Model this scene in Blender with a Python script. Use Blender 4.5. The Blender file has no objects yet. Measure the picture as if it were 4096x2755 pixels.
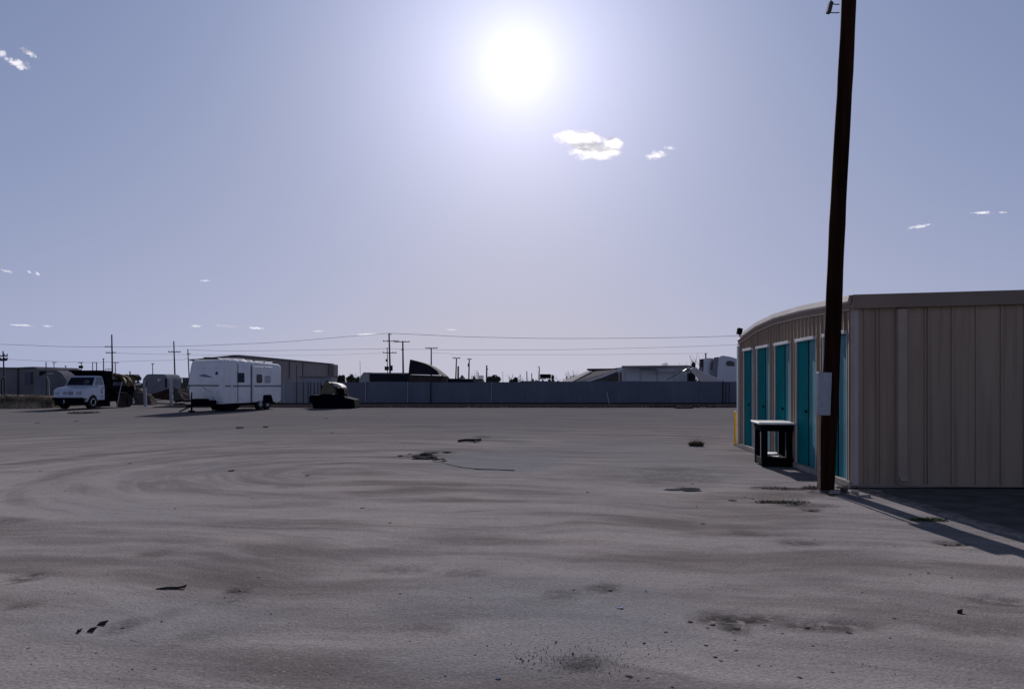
import bpy, math, random
import numpy as np
from mathutils import Vector, Matrix, noise as mnoise

random.seed(7)
S = bpy.context.scene
C = S.collection
R = math.radians
F, HOR, CX, EYE = 3000.0, 1530.0, 2048.0, 1.55      # focal length in photo pixels, horizon row, centre column, eye height

# ------------------------------------------------------------------ camera
cd = bpy.data.cameras.new("camera")
cam = bpy.data.objects.new("camera", cd)
C.objects.link(cam)
cam.location = (0, 0, EYE)
cam.rotation_euler = (R(90), 0, 0)
cd.sensor_width = 36.0
cd.lens = 36.0 * F / 4096
cd.shift_y = (HOR - 1377.5) / 4096
cd.clip_start = 0.1
cd.clip_end = 6000
S.camera = cam

# ------------------------------------------------------------------ light and sky
SUN_EL, SUN_AZ = R(23.1), R(0.4)
ld = bpy.data.lights.new("sun", 'SUN')
ld.energy = 5.0
ld.angle = R(0.5)
ld.color = (1.0, 0.94, 0.915)
sun = bpy.data.objects.new("sun", ld)
C.objects.link(sun)
sun.rotation_euler = (-(math.pi / 2 - SUN_EL), 0, -SUN_AZ)
sun.location = (0, 30, 40)
S.view_settings.view_transform = 'Standard'
S.view_settings.look = 'None'
S.view_settings.gamma = 1
S.view_settings.exposure = -0.22


class NT:
    """small helper to wire node trees"""
    def __init__(s, tree):
        s.t = tree

    def n(s, kind, ins=None, **kw):
        nd = s.t.nodes.new(kind)
        for k, v in kw.items():
            setattr(nd, k, v)
        for k, v in (ins or {}).items():
            s.set(nd, k, v)
        return nd

    def set(s, nd, k, v):
        sock = nd.inputs[k]
        if isinstance(v, bpy.types.NodeSocket):
            s.t.links.new(v, sock)
        else:
            sock.default_value = v

    def m(s, op, a, b=0.0, c=None, clamp=False):
        nd = s.t.nodes.new('ShaderNodeMath')
        nd.operation = op
        nd.use_clamp = clamp
        s.set(nd, 0, a)
        s.set(nd, 1, b)
        if c is not None:
            s.set(nd, 2, c)
        return nd.outputs[0]

    def mixc(s, f, a, b, blend='MIX'):
        nd = s.t.nodes.new('ShaderNodeMix')
        nd.data_type = 'RGBA'
        nd.blend_type = blend
        nd.clamp_factor = True
        s.set(nd, 0, f)
        s.set(nd, 6, a if isinstance(a, bpy.types.NodeSocket) else (*a, 1)[:4])
        s.set(nd, 7, b if isinstance(b, bpy.types.NodeSocket) else (*b, 1)[:4])
        return nd.outputs[2]

    def sstep(s, v, lo, hi, a=0.0, b=1.0):
        nd = s.n('ShaderNodeMapRange', {0: v, 1: lo, 2: hi, 3: a, 4: b}, interpolation_type='SMOOTHSTEP')
        return nd.outputs[0]


W = bpy.data.worlds.new("World")
S.world = W
W.use_nodes = True
wt = NT(W.node_tree)
W.node_tree.nodes.clear()
sky = wt.n('ShaderNodeTexSky', sky_type='NISHITA', sun_disc=False)
sky.sun_elevation = SUN_EL
sky.sun_rotation = SUN_AZ
sky.altitude = 800
sky.air_density = 1.0
sky.dust_density = 1.2
sky.ozone_density = 1.5
tc = wt.n('ShaderNodeTexCoord')
D = tc.outputs['Generated']
sep = wt.n('ShaderNodeSeparateXYZ', {0: D})
dx, dy, dz = sep.outputs
sd = (math.cos(SUN_EL) * math.sin(SUN_AZ), math.cos(SUN_EL) * math.cos(SUN_AZ), math.sin(SUN_EL))
dot = wt.n('ShaderNodeVectorMath', {0: D, 1: sd}, operation='DOT_PRODUCT').outputs['Value']
ang = wt.m('ARCCOSINE', wt.m('MINIMUM', dot, 0.999999))
core = wt.m('EXPONENT', wt.m('MULTIPLY', wt.m('POWER', wt.m('DIVIDE', ang, 0.046), 1.35), -1.0))
mid = wt.m('EXPONENT', wt.m('MULTIPLY', wt.m('POWER', wt.m('DIVIDE', ang, 0.155), 1.6), -1.0))
wide = wt.m('EXPONENT', wt.m('DIVIDE', ang, -0.40))
SKYK = 0.05
# dusty air evens out the sky's brightness and takes the yellow from its horizon
lum = wt.m('MULTIPLY', wt.n('ShaderNodeRGBToBW', {0: sky.outputs[0]}).outputs[0], 0.0429)
even = wt.m('DIVIDE', wt.m('MULTIPLY', lum, 0.63 / 0.0429), wt.m('ADD', lum, 0.225))
tint = wt.n('ShaderNodeValToRGB', {0: lum})
tint.color_ramp.elements[0].position = .10
tint.color_ramp.elements[0].color = (.76, 1.0, 1.72, 1)
tint.color_ramp.elements[1].position = .85
tint.color_ramp.elements[1].color = (.995, .985, 1.20, 1)
e_ = tint.color_ramp.elements.new(.32)
e_.color = (.88, 1.0, 1.46, 1)
even = wt.m('MULTIPLY', even, wt.sstep(dz, .46, .85, 1.0, .35))       # deep sky overhead
base = wt.mixc(1.0, tint.outputs[0], wt.n('ShaderNodeCombineXYZ', {0: even, 1: even, 2: even}).outputs[0], 'MULTIPLY')
glow = wt.mixc(1.0, wt.mixc(mid, (0, 0, 0), (9.4, 9.6, 13.2)), wt.mixc(core, (0, 0, 0), (8.5, 8.3, 7.5)), 'ADD')
glow2 = wt.mixc(1.0, glow, wt.mixc(wide, (0, 0, 0), (.7, .6, .6)), 'ADD')
col = wt.mixc(1.0, base, glow2, 'ADD')
# thin clouds: placed by direction on the sky
u = wt.m('DIVIDE', dx, wt.m('MAXIMUM', dy, 0.01))
v = wt.m('DIVIDE', dz, wt.m('MAXIMUM', dy, 0.01))
uv = wt.n('ShaderNodeCombineXYZ', {0: u, 1: v, 2: 0.0}).outputs[0]
CLOUDS = [(2320, 556, 118, 42, -4, 1.0), (2380, 606, 120, 40, 0, 1.0), (2440, 590, 62, 50, 0, 1.0), (2628, 622, 52, 24, 12, .8), (2680, 592, 34, 9, -5, .5),
          (115, 212, 50, 13, -30, .75), (72, 257, 66, 24, -20, .8), (6, 216, 26, 22, 0, .6), (30, 1085, 34, 7, -12, .5), (116, 1088, 14, 6, -30, .6),
          (149, 1094, 14, 7, -40, .7), (820, 1123, 28, 5, 0, .5), (85, 1300, 66, 6, -3, .5), (188, 1304, 28, 6, 2, .4), (785, 1304, 32, 6, -3, .45),
          (910, 1305, 58, 7, -4, .6), (1022, 1312, 42, 6, -4, .6), (1272, 1324, 30, 5, 0, .35), (1465, 1337, 62, 5, 3, .6), (1805, 1318, 28, 6, 0, .3),
          (3930, 851, 46, 8, 1, .8), (4012, 850, 26, 5, 0, .6), (3678, 906, 64, 9, 8, .6)]
tot = None
for i, (px, py, hx, hy, a, k) in enumerate(CLOUDS):
    mp = wt.n('ShaderNodeMapping', {0: uv, 1: ((px - CX) / F, (HOR - py) / F, 0), 2: (0, 0, R(a)), 3: (hx / F, hy / F, 1)}, vector_type='TEXTURE').outputs[0]
    ln = wt.n('ShaderNodeVectorMath', {0: mp}, operation='LENGTH').outputs['Value']
    asp = max(1.0, min(4.0, hx / hy))
    mp2 = wt.n('ShaderNodeVectorMath', {0: mp, 1: (asp * .62, .75, 1)}, operation='MULTIPLY').outputs[0]
    mp3 = wt.n('ShaderNodeVectorMath', {0: mp2, 1: (i * 3.7, i * 1.3, i)}).outputs[0]
    nz = wt.n('ShaderNodeTexNoise', {'Vector': mp3, 'Scale': 1.6, 'Detail': 7.0, 'Roughness': .62}).outputs[0]
    f = wt.m('ADD', wt.m('SUBTRACT', 1.0, ln), wt.m('MULTIPLY', wt.m('SUBTRACT', nz, .55), 2.1 if i > 2 else 1.3))
    f = wt.m('MULTIPLY', wt.sstep(f, 0.0, .75 if i > 2 else .42), k)
    tot = f if tot is None else wt.m('MAXIMUM', tot, f)
tot = wt.m('MULTIPLY', tot, wt.m('GREATER_THAN', dy, 0.05))
nzb = wt.n('ShaderNodeTexNoise', {'Vector': wt.n('ShaderNodeVectorMath', {0: uv, 1: (22, 62, 1)}, operation='MULTIPLY').outputs[0], 'Scale': 1.0, 'Detail': 4.0}).outputs[0]
ccol = wt.mixc(wt.sstep(nzb, .53, .66), (27.0, 26.0, 27.0), (13.5, 13.5, 14.5))
col = wt.mixc(tot, col, ccol)
bg = wt.n('ShaderNodeBackground', {0: col, 1: SKYK})
wo = wt.n('ShaderNodeOutputWorld', {0: bg.outputs[0]})


# ------------------------------------------------------------------ helpers
def at(px, py, Y):
    return Vector(((px - CX) * Y / F, Y, EYE + (HOR - py) * Y / F))


def gd(px, py):
    Y = EYE * F / (py - HOR)
    return Vector(((px - CX) * Y / F, Y, 0))


def zz(py, Y):
    return EYE + (HOR - py) * Y / F


def xx(px, Y):
    return (px - CX) * Y / F


class MB:
    """collects shapes; build() links them as ONE mesh object"""
    def __init__(s):
        s.v, s.f = [], []

    def add(s, vs, fs):
        o = len(s.v)
        s.v += [tuple(p) for p in vs]
        s.f += [tuple(i + o for i in f) for f in fs]
        return s

    def box(s, c, d, rz=0, rx=0, ry=0):
        h = [x / 2 for x in d]
        M = Matrix.Rotation(rz, 3, 'Z') @ Matrix.Rotation(ry, 3, 'Y') @ Matrix.Rotation(rx, 3, 'X')
        vs = [M @ Vector((sx * h[0], sy * h[1], sz * h[2])) + Vector(c) for sx in (-1, 1) for sy in (-1, 1) for sz in (-1, 1)]
        return s.add(vs, [(0, 1, 3, 2), (4, 6, 7, 5), (0, 4, 5, 1), (2, 3, 7, 6), (0, 2, 6, 4), (1, 5, 7, 3)])

    def bb(s, x0, x1, y0, y1, z0, z1):
        return s.box(((x0 + x1) / 2, (y0 + y1) / 2, (z0 + z1) / 2), (abs(x1 - x0), abs(y1 - y0), abs(z1 - z0)))

    def tube(s, pts, rad, n=10, cap=True):
        pts = [Vector(p) for p in pts]
        if not hasattr(rad, '__len__'):
            rad = [rad] * len(pts)
        rings, prev = [], None
        for i, p in enumerate(pts):
            t = (pts[min(i + 1, len(pts) - 1)] - pts[max(i - 1, 0)]).normalized()
            a = prev if prev is not None else (Vector((0, 0, 1)) if abs(t.z) < .9 else Vector((1, 0, 0)))
            a = (a - t * a.dot(t)).normalized()
            prev = a
            b = t.cross(a)
            rings.append([p + (a * math.cos(k * 2 * math.pi / n) + b * math.sin(k * 2 * math.pi / n)) * rad[i] for k in range(n)])
        vs = [q for r in rings for q in r]
        fs = []
        for i in range(len(rings) - 1):
            for k in range(n):
                k2 = (k + 1) % n
                fs.append((i * n + k, i * n + k2, (i + 1) * n + k2, (i + 1) * n + k))
        if cap:
            fs.append(tuple(reversed(range(n))))
            fs.append(tuple((len(rings) - 1) * n + k for k in range(n)))
        return s.add(vs, fs)

    def loft(s, secs, cap=True):
        n = len(secs[0])
        vs = [p for r in secs for p in r]
        fs = []
        for i in range(len(secs) - 1):
            for k in range(n):
                k2 = (k + 1) % n
                fs.append((i * n + k, i * n + k2, (i + 1) * n + k2, (i + 1) * n + k))
        if cap:
            fs.append(tuple(reversed(range(n))))
            fs.append(tuple((len(secs) - 1) * n + k for k in range(n)))
        return s.add(vs, fs)

    def prism(s, poly, axis, a, b):
        """2-D outline extruded from a to b along axis ('x': outline in y,z; 'y': outline in x,z; 'z': outline in x,y)"""
        def P(q, t):
            return {'x': (t, q[0], q[1]), 'y': (q[0], t, q[1]), 'z': (q[0], q[1], t)}[axis]
        return s.loft([[P(q, a) for q in poly], [P(q, b) for q in poly]])

    def disc(s, c, r, axis, t, n=24):
        poly = [(r * math.cos(k * 2 * math.pi / n), r * math.sin(k * 2 * math.pi / n)) for k in range(n)]
        if axis == 'x':
            return s.prism([(c[1] + p[0], c[2] + p[1]) for p in poly], 'x', c[0] - t / 2, c[0] + t / 2)
        return s.prism([(c[0] + p[0], c[2] + p[1]) for p in poly], 'y', c[1] - t / 2, c[1] + t / 2)

    def build(s, name, mat, parent=None, smooth=None, bevel=None, label=None):
        me = bpy.data.meshes.new(name)
        me.from_pydata(s.v, [], s.f)
        me.validate()
        import bmesh
        bm = bmesh.new()
        bm.from_mesh(me)
        bmesh.ops.recalc_face_normals(bm, faces=bm.faces)
        bm.to_mesh(me)
        bm.free()
        me.materials.append(mat)
        if smooth is not None:
            me.polygons.foreach_set('use_smooth', [True] * len(me.polygons))
            me.set_sharp_from_angle(angle=R(smooth))
        o = bpy.data.objects.new(name, me)
        C.objects.link(o)
        if parent:
            o.parent = parent
        if bevel:
            b = o.modifiers.new("bevel", 'BEVEL')
            b.width = bevel
            b.segments = 2
            b.limit_method = 'ANGLE'
        if label:
            o['label'] = label
        return o


def tag(o, label, cat, group=None):
    o['label'] = label
    o['category'] = cat
    if group:
        o['group'] = group
    return o


def thing(name, label, cat, loc=(0, 0, 0), rz=0, group=None):
    o = bpy.data.objects.new(name, None)
    C.objects.link(o)
    o.location = loc
    o.rotation_euler = (0, 0, rz)
    o.empty_display_size = .2
    return tag(o, label, cat, group)


def struct(o, kind='structure'):
    o['kind'] = kind
    return o


def copy_thing(o, loc, rz, label=None, scale=None):
    c = o.copy()
    C.objects.link(c)
    c.location = loc
    c.rotation_euler = (0, 0, rz)
    if scale:
        c.scale = scale
    if label:
        c['label'] = label
    for ch in list(o.children):
        d = ch.copy()
        C.objects.link(d)
        d.parent = c
        for g in list(ch.children):
            e = g.copy()
            C.objects.link(e)
            e.parent = d
    return c


def mat(name, col, rough=.7, var=.25, scale=3.0, bump=.0, bscale=40., metal=0., stretch=(1, 1, 1), spec=.3, dirt=None, streak=0.):
    m = bpy.data.materials.new(name)
    m.use_nodes = True
    t = NT(m.node_tree)
    b = m.node_tree.nodes['Principled BSDF']
    co = t.n('ShaderNodeTexCoord').outputs['Object']
    st = t.n('ShaderNodeVectorMath', {0: co, 1: stretch}, operation='MULTIPLY').outputs[0]
    n1 = t.n('ShaderNodeTexNoise', {'Vector': st, 'Scale': scale, 'Detail': 6.0, 'Roughness': .6}).outputs[0]
    f = t.sstep(n1, .3, .7)
    lo = tuple(c * (1 - var) for c in col)
    hi = tuple(min(.95, c * (1 + var * .6)) for c in col)
    cc = t.mixc(f, lo, hi)
    if dirt:
        n2 = t.n('ShaderNodeTexNoise', {'Vector': st, 'Scale': scale * 2.3, 'Detail': 8.0, 'Roughness': .7}).outputs[0]
        cc = t.mixc(t.m('MULTIPLY', t.sstep(n2, .52, .72), .6), cc, dirt)
    if streak:
        s2 = t.n('ShaderNodeVectorMath', {0: co, 1: (9, 9, .35)}, operation='MULTIPLY').outputs[0]
        n4 = t.n('ShaderNodeTexNoise', {'Vector': s2, 'Scale': 1.0, 'Detail': 5.0, 'Roughness': .6}).outputs[0]
        cc = t.mixc(t.m('MULTIPLY', t.sstep(n4, .46, .70), streak), cc, tuple(c * .5 for c in col))
    t.set(b, 'Base Color', cc)
    t.set(b, 'Roughness', t.m('ADD', rough - .08, t.m('MULTIPLY', n1, .16)))
    b.inputs['Metallic'].default_value = metal
    b.inputs['Specular IOR Level'].default_value = spec
    if bump:
        n3 = t.n('ShaderNodeTexNoise', {'Vector': st, 'Scale': bscale, 'Detail': 5.0}).outputs[0]
        bp = t.n('ShaderNodeBump', {'Strength': bump, 'Distance': .01, 'Height': n3})
        t.set(b, 'Normal', bp.outputs[0])
    return m


M = {
    'tan': mat('tan_metal', (.365, .275, .205), .55, .12, .8, .25, 2.2, stretch=(1, 1, .3), dirt=(.22, .17, .135), streak=.45),
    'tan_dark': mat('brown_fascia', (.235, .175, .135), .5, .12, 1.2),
    'trim': mat('pale_trim', (.47, .415, .385), .45, .1, 2, dirt=(.4, .36, .33)),
    'white_trim': mat('white_trim', (.72, .72, .74), .4, .1, 2),
    'teal': mat('teal_paint', (.0005, .175, .195), .7, .15, 1.5, .03, 12, spec=.03),
    'teal_lit': mat('lit_teal_paint', (.02, .20, .26), .55, .15, 1.5, .03, 12, spec=.12),  # near door leaf: caught light painted in as a paler teal
    'shade_sheet': mat('shade_ground', (.15, .14, .138), .95, .3, 3, .4, 50, spec=0., dirt=(.16, .15, .14)),  # dark tone stands for the building's shadow on the ground
    'concrete': mat('concrete', (.36, .33, .31), .9, .25, 4, .3, 60, spec=.02, dirt=(.22, .2, .19)),
    'pole': mat('creosote_wood', (.026, .0105, .007), .95, .6, 9, 1.0, 40, stretch=(1, 1, .06), spec=.05),
    'pole_far': mat('weathered_wood', (.035, .033, .036), .9, .3, 4),
    'wire': mat('cable', (.06, .06, .07), .7, .1),
    'box_grey': mat('grey_enamel', (.34, .36, .41), .45, .12, 5, dirt=(.26, .27, .3)),
    'box_mark': mat('engraved_mark', (.55, .57, .62), .5, .1),
    'copper': mat('tan_conduit', (.36, .25, .19), .5, .2, 6),
    'black': mat('black_paint', (.005, .0055, .010), .9, .3, 5, spec=.03),
    'rubber': mat('rubber', (.013, .013, .015), .85, .3, 9, .2, 50),
    'white_top': mat('white_board', (.78, .78, .80), .4, .1, 3),
    'paper': mat('white_paper', (.8, .82, .86), .7, .1),
    'yellow': mat('yellow_paint', (.78, .47, .02), .5, .15, 8, dirt=(.35, .22, .04)),
    'white': mat('white_fiberglass', (.80, .80, .84), .5, .08, .9, .02, 6, spec=.35, dirt=(.66, .65, .68), streak=.22),
    'white2': mat('white_paint', (.55, .60, .74), .35, .10, 1.5, spec=.5, dirt=(.45, .47, .55)),
    'grey_strip': mat('grey_strip', (.16, .16, .18), .6, .15),
    'seam': mat('dark_seam', (.05, .05, .06), .8, .1),
    'glass': mat('dark_glass', (.006, .007, .016), .12, .2, 3, spec=.5),
    'glass_light': mat('cab_glass', (.10, .13, .17), .15, .2, 3, spec=.5),
    'decal_blue': mat('blue_decal', (.16, .22, .36), .4, .1),
    'decal_dark': mat('dark_decal', (.03, .05, .08), .4, .1),
    'lens': mat('lamp_lens', (.30, .26, .33), .3, .3, 14),
    'chrome': mat('bright_metal', (.75, .75, .78), .25, .1, metal=.8),
    'fence': mat('fence_sheet', (.145, .157, .205), .8, .14, .7, .04, 6, stretch=(1, 1, .25), dirt=(.11, .12, .16)),
    'fence2': mat('grey_fence_metal', (.27, .28, .32), .6, .15, .8, stretch=(1, 1, .2)),
    'post_light': mat('pale_post', (.55, .57, .62), .5, .1),
    'strip': mat('fence_shade_dirt', (.028, .026, .031), .95, .35, 1.5, .5, 14, spec=0.),  # dark tone carries the fence's shadow
    'ware': mat('grey_cladding', (.27, .25, .25), .8, .12, .25, stretch=(1, 1, .2), dirt=(.2, .19, .19), streak=.3, spec=.05),
    'bgrey': mat('grey_wall', (.19, .185, .195), .95, .2, .3, spec=0.),
    'dome': mat('grey_canvas', (.15, .155, .18), .95, .2, .4, spec=0.),
    'green_grey': mat('green_grey_tank', (.26, .28, .27), .6, .15, .6),
    'dark_sheet': mat('dark_sheet', (.022, .023, .033), .9, .3, .6, spec=.04),
    'dark_brown': mat('dark_brown', (.05, .038, .035), .8, .3, 1.),
    'rust': mat('rust', (.055, .032, .03), .9, .4, 1.5, spec=.02),
    'tarp': mat('olive_tarp', (.115, .085, .038), .8, .3, 2, .3, 8),
    'load': mat('brown_load', (.10, .075, .055), .95, .4, 2, .5, 8),
    'olive': mat('olive_housing', (.13, .125, .075), .6, .2, 2),
    'bwhite': mat('far_white_wall', (.56, .59, .66), .8, .1, .3, stretch=(1, 1, .3), spec=.05, dirt=(.45, .47, .53)),
    'tin': mat('tin_roof', (.26, .26, .27), .92, .2, 1., spec=.05, dirt=(.18, .17, .165)),
    'bark': mat('bark', (.05, .042, .038), .9, .3, 4, spec=.05),
    'leaf': mat('dusty_leaf', (.075, .085, .055), .8, .35, 1.2),
    'leaf_dark': mat('dark_leaf', (.04, .05, .03), .8, .35, 1.2),
    'straw': mat('dry_straw', (.25, .215, .165), .9, .35, 1.5, spec=0.),
    'weed': mat('weed', (.12, .11, .065), .9, .35, 6),
    'clod': mat('dirt_clod', (.095, .085, .08), .95, .35, 14, .6, 60, spec=0.),
    'clod_pale': mat('pale_stone', (.30, .28, .27), .95, .3, 14, .5, 60, spec=0.),
    'wood': mat('grey_wood', (.15, .125, .11), .9, .35, 6, .3, 30),
    'berm': mat('berm_earth', (.165, .142, .122), .95, .35, .9, .7, 9, spec=0.),
}


# ------------------------------------------------------------------ ground: one sheet, finely divided near the eye
def vnoise(x, y, seed):
    rs = np.random.RandomState(seed)
    T = rs.rand(256, 256)
    xi, yi = np.floor(x).astype(int), np.floor(y).astype(int)
    fx, fy = x - xi, y - yi
    fx, fy = fx * fx * (3 - 2 * fx), fy * fy * (3 - 2 * fy)
    g = lambda i, j: T[i % 256, j % 256]
    return ((g(xi, yi) * (1 - fx) + g(xi + 1, yi) * fx) * (1 - fy) + (g(xi, yi + 1) * (1 - fx) + g(xi + 1, yi + 1) * fx) * fy) * 2 - 1


def fbm(x, y, seed, o=4):
    return sum(vnoise(x * 2 ** k, y * 2 ** k, seed + k) / 2 ** k for k in range(o)) / 1.8


TCX, TCY = -3.0, 13.2          # where the tyre tracks turn round
xs = np.concatenate([-np.geomspace(1500, 13, 60), np.arange(-12.9, 12.9, .085), np.geomspace(13, 1500, 60)])
ys = np.concatenate([-np.geomspace(300, 1, 14), np.arange(0, 3.4, .4), np.arange(3.4, 26, .085), np.geomspace(26.2, 2500, 90)])
GX, GY = np.meshgrid(xs, ys)
near = np.clip(1 - (np.hypot(GX, GY) - 18) / 14, 0, 1)
rr = np.hypot(np.minimum(GX - TCX, 0), GY - TCY + .20 * np.maximum(GX - TCX, 0))
H = .007 * fbm(GX * .8, GY * .8, 3) + .005 * fbm(GX * 4, GY * 4, 9, 3) + .004 * fbm(rr * 2.6 + .5 * fbm(GX * .3, GY * .3, 15) + .4 * fbm(GX * .5, GY * .5, 5), GX * .12 + GY * .05, 12, 3)
# soft dirt patches, with a shape of their own: photo column, row, half width, half height, weight
STAINS = [(2960, 2468, 190, 13, 1.), (3290, 2498, 260, 15, .75), (2935, 2500, 70, 8, .9), (945, 2352, 55, 11, 1.), (930, 2385, 60, 8, .5), (100, 2305, 42, 10, .8),
          (95, 2412, 34, 14, .6), (2320, 2640, 110, 34, .7), (2410, 2345, 60, 13, .7), (2250, 2375, 80, 14, .45), (3805, 2168, 62, 9, .9), (4010, 2395, 120, 24, .6),
          (3900, 2520, 160, 16, .4), (1700, 1822, 46, 8, 1.), (1750, 1806, 60, 7, .7), (1930, 1746, 34, 6, .5), (3075, 1945, 85, 8, .9), (3130, 1952, 90, 7, .7),
          (3110, 2004, 75, 7, .9), (3200, 2018, 110, 10, .8), (3245, 2034, 40, 6, 1.), (3300, 1965, 70, 9, 1.), (3150, 1975, 140, 18, .35), (3190, 2165, 70, 7, .6),
          (2900, 2135, 240, 9, .3), (1600, 2275, 120, 14, .45), (1850, 2290, 130, 14, .4), (1200, 2010, 160, 12, .3), (600, 2210, 70, 8, .4), (480, 2500, 50, 12, .5),
          (1700, 2510, 120, 12, .35), (800, 2540, 110, 12, .4), (3550, 2180, 150, 8, .25), (2980, 2125, 70, 7, .5), (1160, 1940, 60, 8, .3), (700, 2440, 60, 8, .3),
          (40, 2080, 60, 12, .4), (2700, 1900, 160, 34, .35), (2420, 1890, 120, 20, .2)]
ST = np.zeros_like(GX)
for (px, py, hx, hy, w) in STAINS:
    c = gd(px, py)
    ry = max(.13, (gd(px, py - hy).y - gd(px, py + hy).y) / 2)
    rx = hx * c.y / F
    d = np.hypot((GX - c.x) / rx, (GY - c.y) / ry) + .55 * fbm(GX * 3.2, GY * 2.2, 40, 4)
    ST = np.maximum(ST, w * np.clip((1.35 - d) / .7, 0, 1))
# bluish gravel pan right of the broken edge
c = gd(2010, 1840)
PAN = np.clip((1.1 - np.hypot((GX - c.x) / 1.6, (GY - c.y) / 1.9) - .3 * fbm(GX * 1.2, GY * 1.2, 60)) / .5, 0, 1)
for (px, py, a, b) in ((2700, 1880, 2.6, 2.2), (2400, 1800, 3, 3), (600, 2480, 1.0, .7), (1900, 2620, .9, .5), (1500, 1680, 8, 3), (2200, 2430, 1.2, .8)):
    c = gd(px, py)
    PAN = np.maximum(PAN, .6 * np.clip((1.1 - np.hypot((GX - c.x) / a, (GY - c.y) / b) - .4 * fbm(GX * .9, GY * .9, 61)) / .6, 0, 1))
H = H * near - .022 * ST * near * (.5 + fbm(GX * 9, GY * 9, 77, 2)) - .012
# low lip left by a broken edge near the middle of the yard
c = gd(1690, 1826)
H += near * .05 * np.exp(-((GX - c.x) / .55) ** 2 - ((GY - c.y - .25) / .22) ** 2)
nx, ny = len(xs), len(ys)
co = np.stack([GX, GY, H], -1).reshape(-1, 3)
idx = (np.arange(ny - 1)[:, None] * nx + np.arange(nx - 1)[None, :]).reshape(-1)
quads = np.stack([idx, idx + 1, idx + nx + 1, idx + nx], -1)
me = bpy.data.meshes.new('ground')
me.vertices.add(len(co))
me.vertices.foreach_set('co', co.astype(np.float32).reshape(-1))
me.loops.add(quads.size)
me.loops.foreach_set('vertex_index', quads.astype(np.int32).reshape(-1))
me.polygons.add(len(quads))
me.polygons.foreach_set('loop_start', np.arange(0, quads.size, 4, dtype=np.int32))
me.update(calc_edges=True)
me.polygons.foreach_set('use_smooth', np.ones(len(quads), bool))
for nm, arr in (('stain', ST), ('pan', PAN)):
    a = me.attributes.new(nm, 'FLOAT', 'POINT')
    a.data.foreach_set('value', arr.astype(np.float32).reshape(-1))
gm = bpy.data.materials.new('bare_dirt')
gm.use_nodes = True
t = NT(gm.node_tree)
b = gm.node_tree.nodes['Principled BSDF']
pos = t.n('ShaderNodeNewGeometry').outputs['Position']
sp = t.n('ShaderNodeSeparateXYZ', {0: pos}).outputs
wobc = t.n('ShaderNodeTexNoise', {'Vector': pos, 'Scale': .16, 'Detail': 2.0}).outputs[0]
ddx = t.m('MINIMUM', t.m('SUBTRACT', sp[0], TCX), 0.0)
ddy = t.m('ADD', t.m('SUBTRACT', sp[1], TCY), t.m('MULTIPLY', t.m('MAXIMUM', t.m('SUBTRACT', sp[0], TCX), 0.0), .20))
rad = t.m('SQRT', t.m('ADD', t.m('MULTIPLY', ddx, ddx), t.m('MULTIPLY', ddy, ddy)))
wob = t.n('ShaderNodeTexNoise', {'Vector': pos, 'Scale': .35, 'Detail': 3.0}).outputs[0]
rad = t.m('ADD', rad, t.m('ADD', t.m('MULTIPLY', wob, 1.2), t.m('MULTIPLY', wobc, 2.2)))
sv = t.n('ShaderNodeCombineXYZ', {0: t.m('MULTIPLY', rad, 1.7), 1: t.m('MULTIPLY', sp[0], .26), 2: t.m('MULTIPLY', sp[1], .20)}).outputs[0]
strk = t.n('ShaderNodeTexNoise', {'Vector': sv, 'Scale': 1.0, 'Detail': 7.0, 'Roughness': .62}).outputs[0]
sv2 = t.n('ShaderNodeCombineXYZ', {0: t.m('MULTIPLY', rad, 4.2), 1: t.m('MULTIPLY', sp[0], .62), 2: t.m('MULTIPLY', sp[1], .5)}).outputs[0]
strk2 = t.n('ShaderNodeTexNoise', {'Vector': sv2, 'Scale': 1.0, 'Detail': 4.0}).outputs[0]
big = t.n('ShaderNodeTexNoise', {'Vector': pos, 'Scale': .28, 'Detail': 4.0}).outputs[0]
medn = t.n('ShaderNodeTexNoise', {'Vector': pos, 'Scale': 2.6, 'Detail': 8.0, 'Roughness': .65}).outputs[0]
grit = t.n('ShaderNodeTexNoise', {'Vector': pos, 'Scale': 55.0, 'Detail': 4.0, 'Roughness': .7}).outputs[0]
vor = t.n('ShaderNodeTexVoronoi', {'Vector': pos, 'Scale': 38.0}).outputs['Distance']
c0 = t.mixc(t.sstep(strk, .34, .64), (.165, .147, .146), (.325, .300, .301))
c0 = t.mixc(t.m('MULTIPLY', t.m('MULTIPLY', t.sstep(strk2, .48, .74), t.sstep(big, .35, .6)), .60), c0, (.37, .345, .34))
c0 = t.mixc(t.m('MULTIPLY', t.sstep(big, .42, .62), .45), c0, (.265, .255, .275))
c0 = t.mixc(t.m('MULTIPLY', t.sstep(medn, .52, .78), .35), c0, (.165, .145, .138))
pan = t.n('ShaderNodeAttribute', attribute_name='pan').outputs['Fac']
blot = t.n('ShaderNodeTexNoise', {'Vector': t.n('ShaderNodeVectorMath', {0: pos, 1: (.55, 1.1, 1)}, operation='MULTIPLY').outputs[0], 'Scale': 1.0, 'Detail': 5.0, 'Roughness': .55}).outputs[0]
c0 = t.mixc(t.m('MULTIPLY', t.sstep(blot, .50, .66), .45), c0, (.34, .31, .31))
c0 = t.mixc(t.m('MULTIPLY', t.sstep(blot, .46, .30), .40), c0, (.17, .155, .16))
c0 = t.mixc(t.m('MULTIPLY', pan, .75), c0, (.215, .218, .245))
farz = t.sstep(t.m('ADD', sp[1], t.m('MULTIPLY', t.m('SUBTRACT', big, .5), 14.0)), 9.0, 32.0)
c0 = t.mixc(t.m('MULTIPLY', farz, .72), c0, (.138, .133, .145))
stn = t.n('ShaderNodeAttribute', attribute_name='stain').outputs['Fac']
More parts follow.
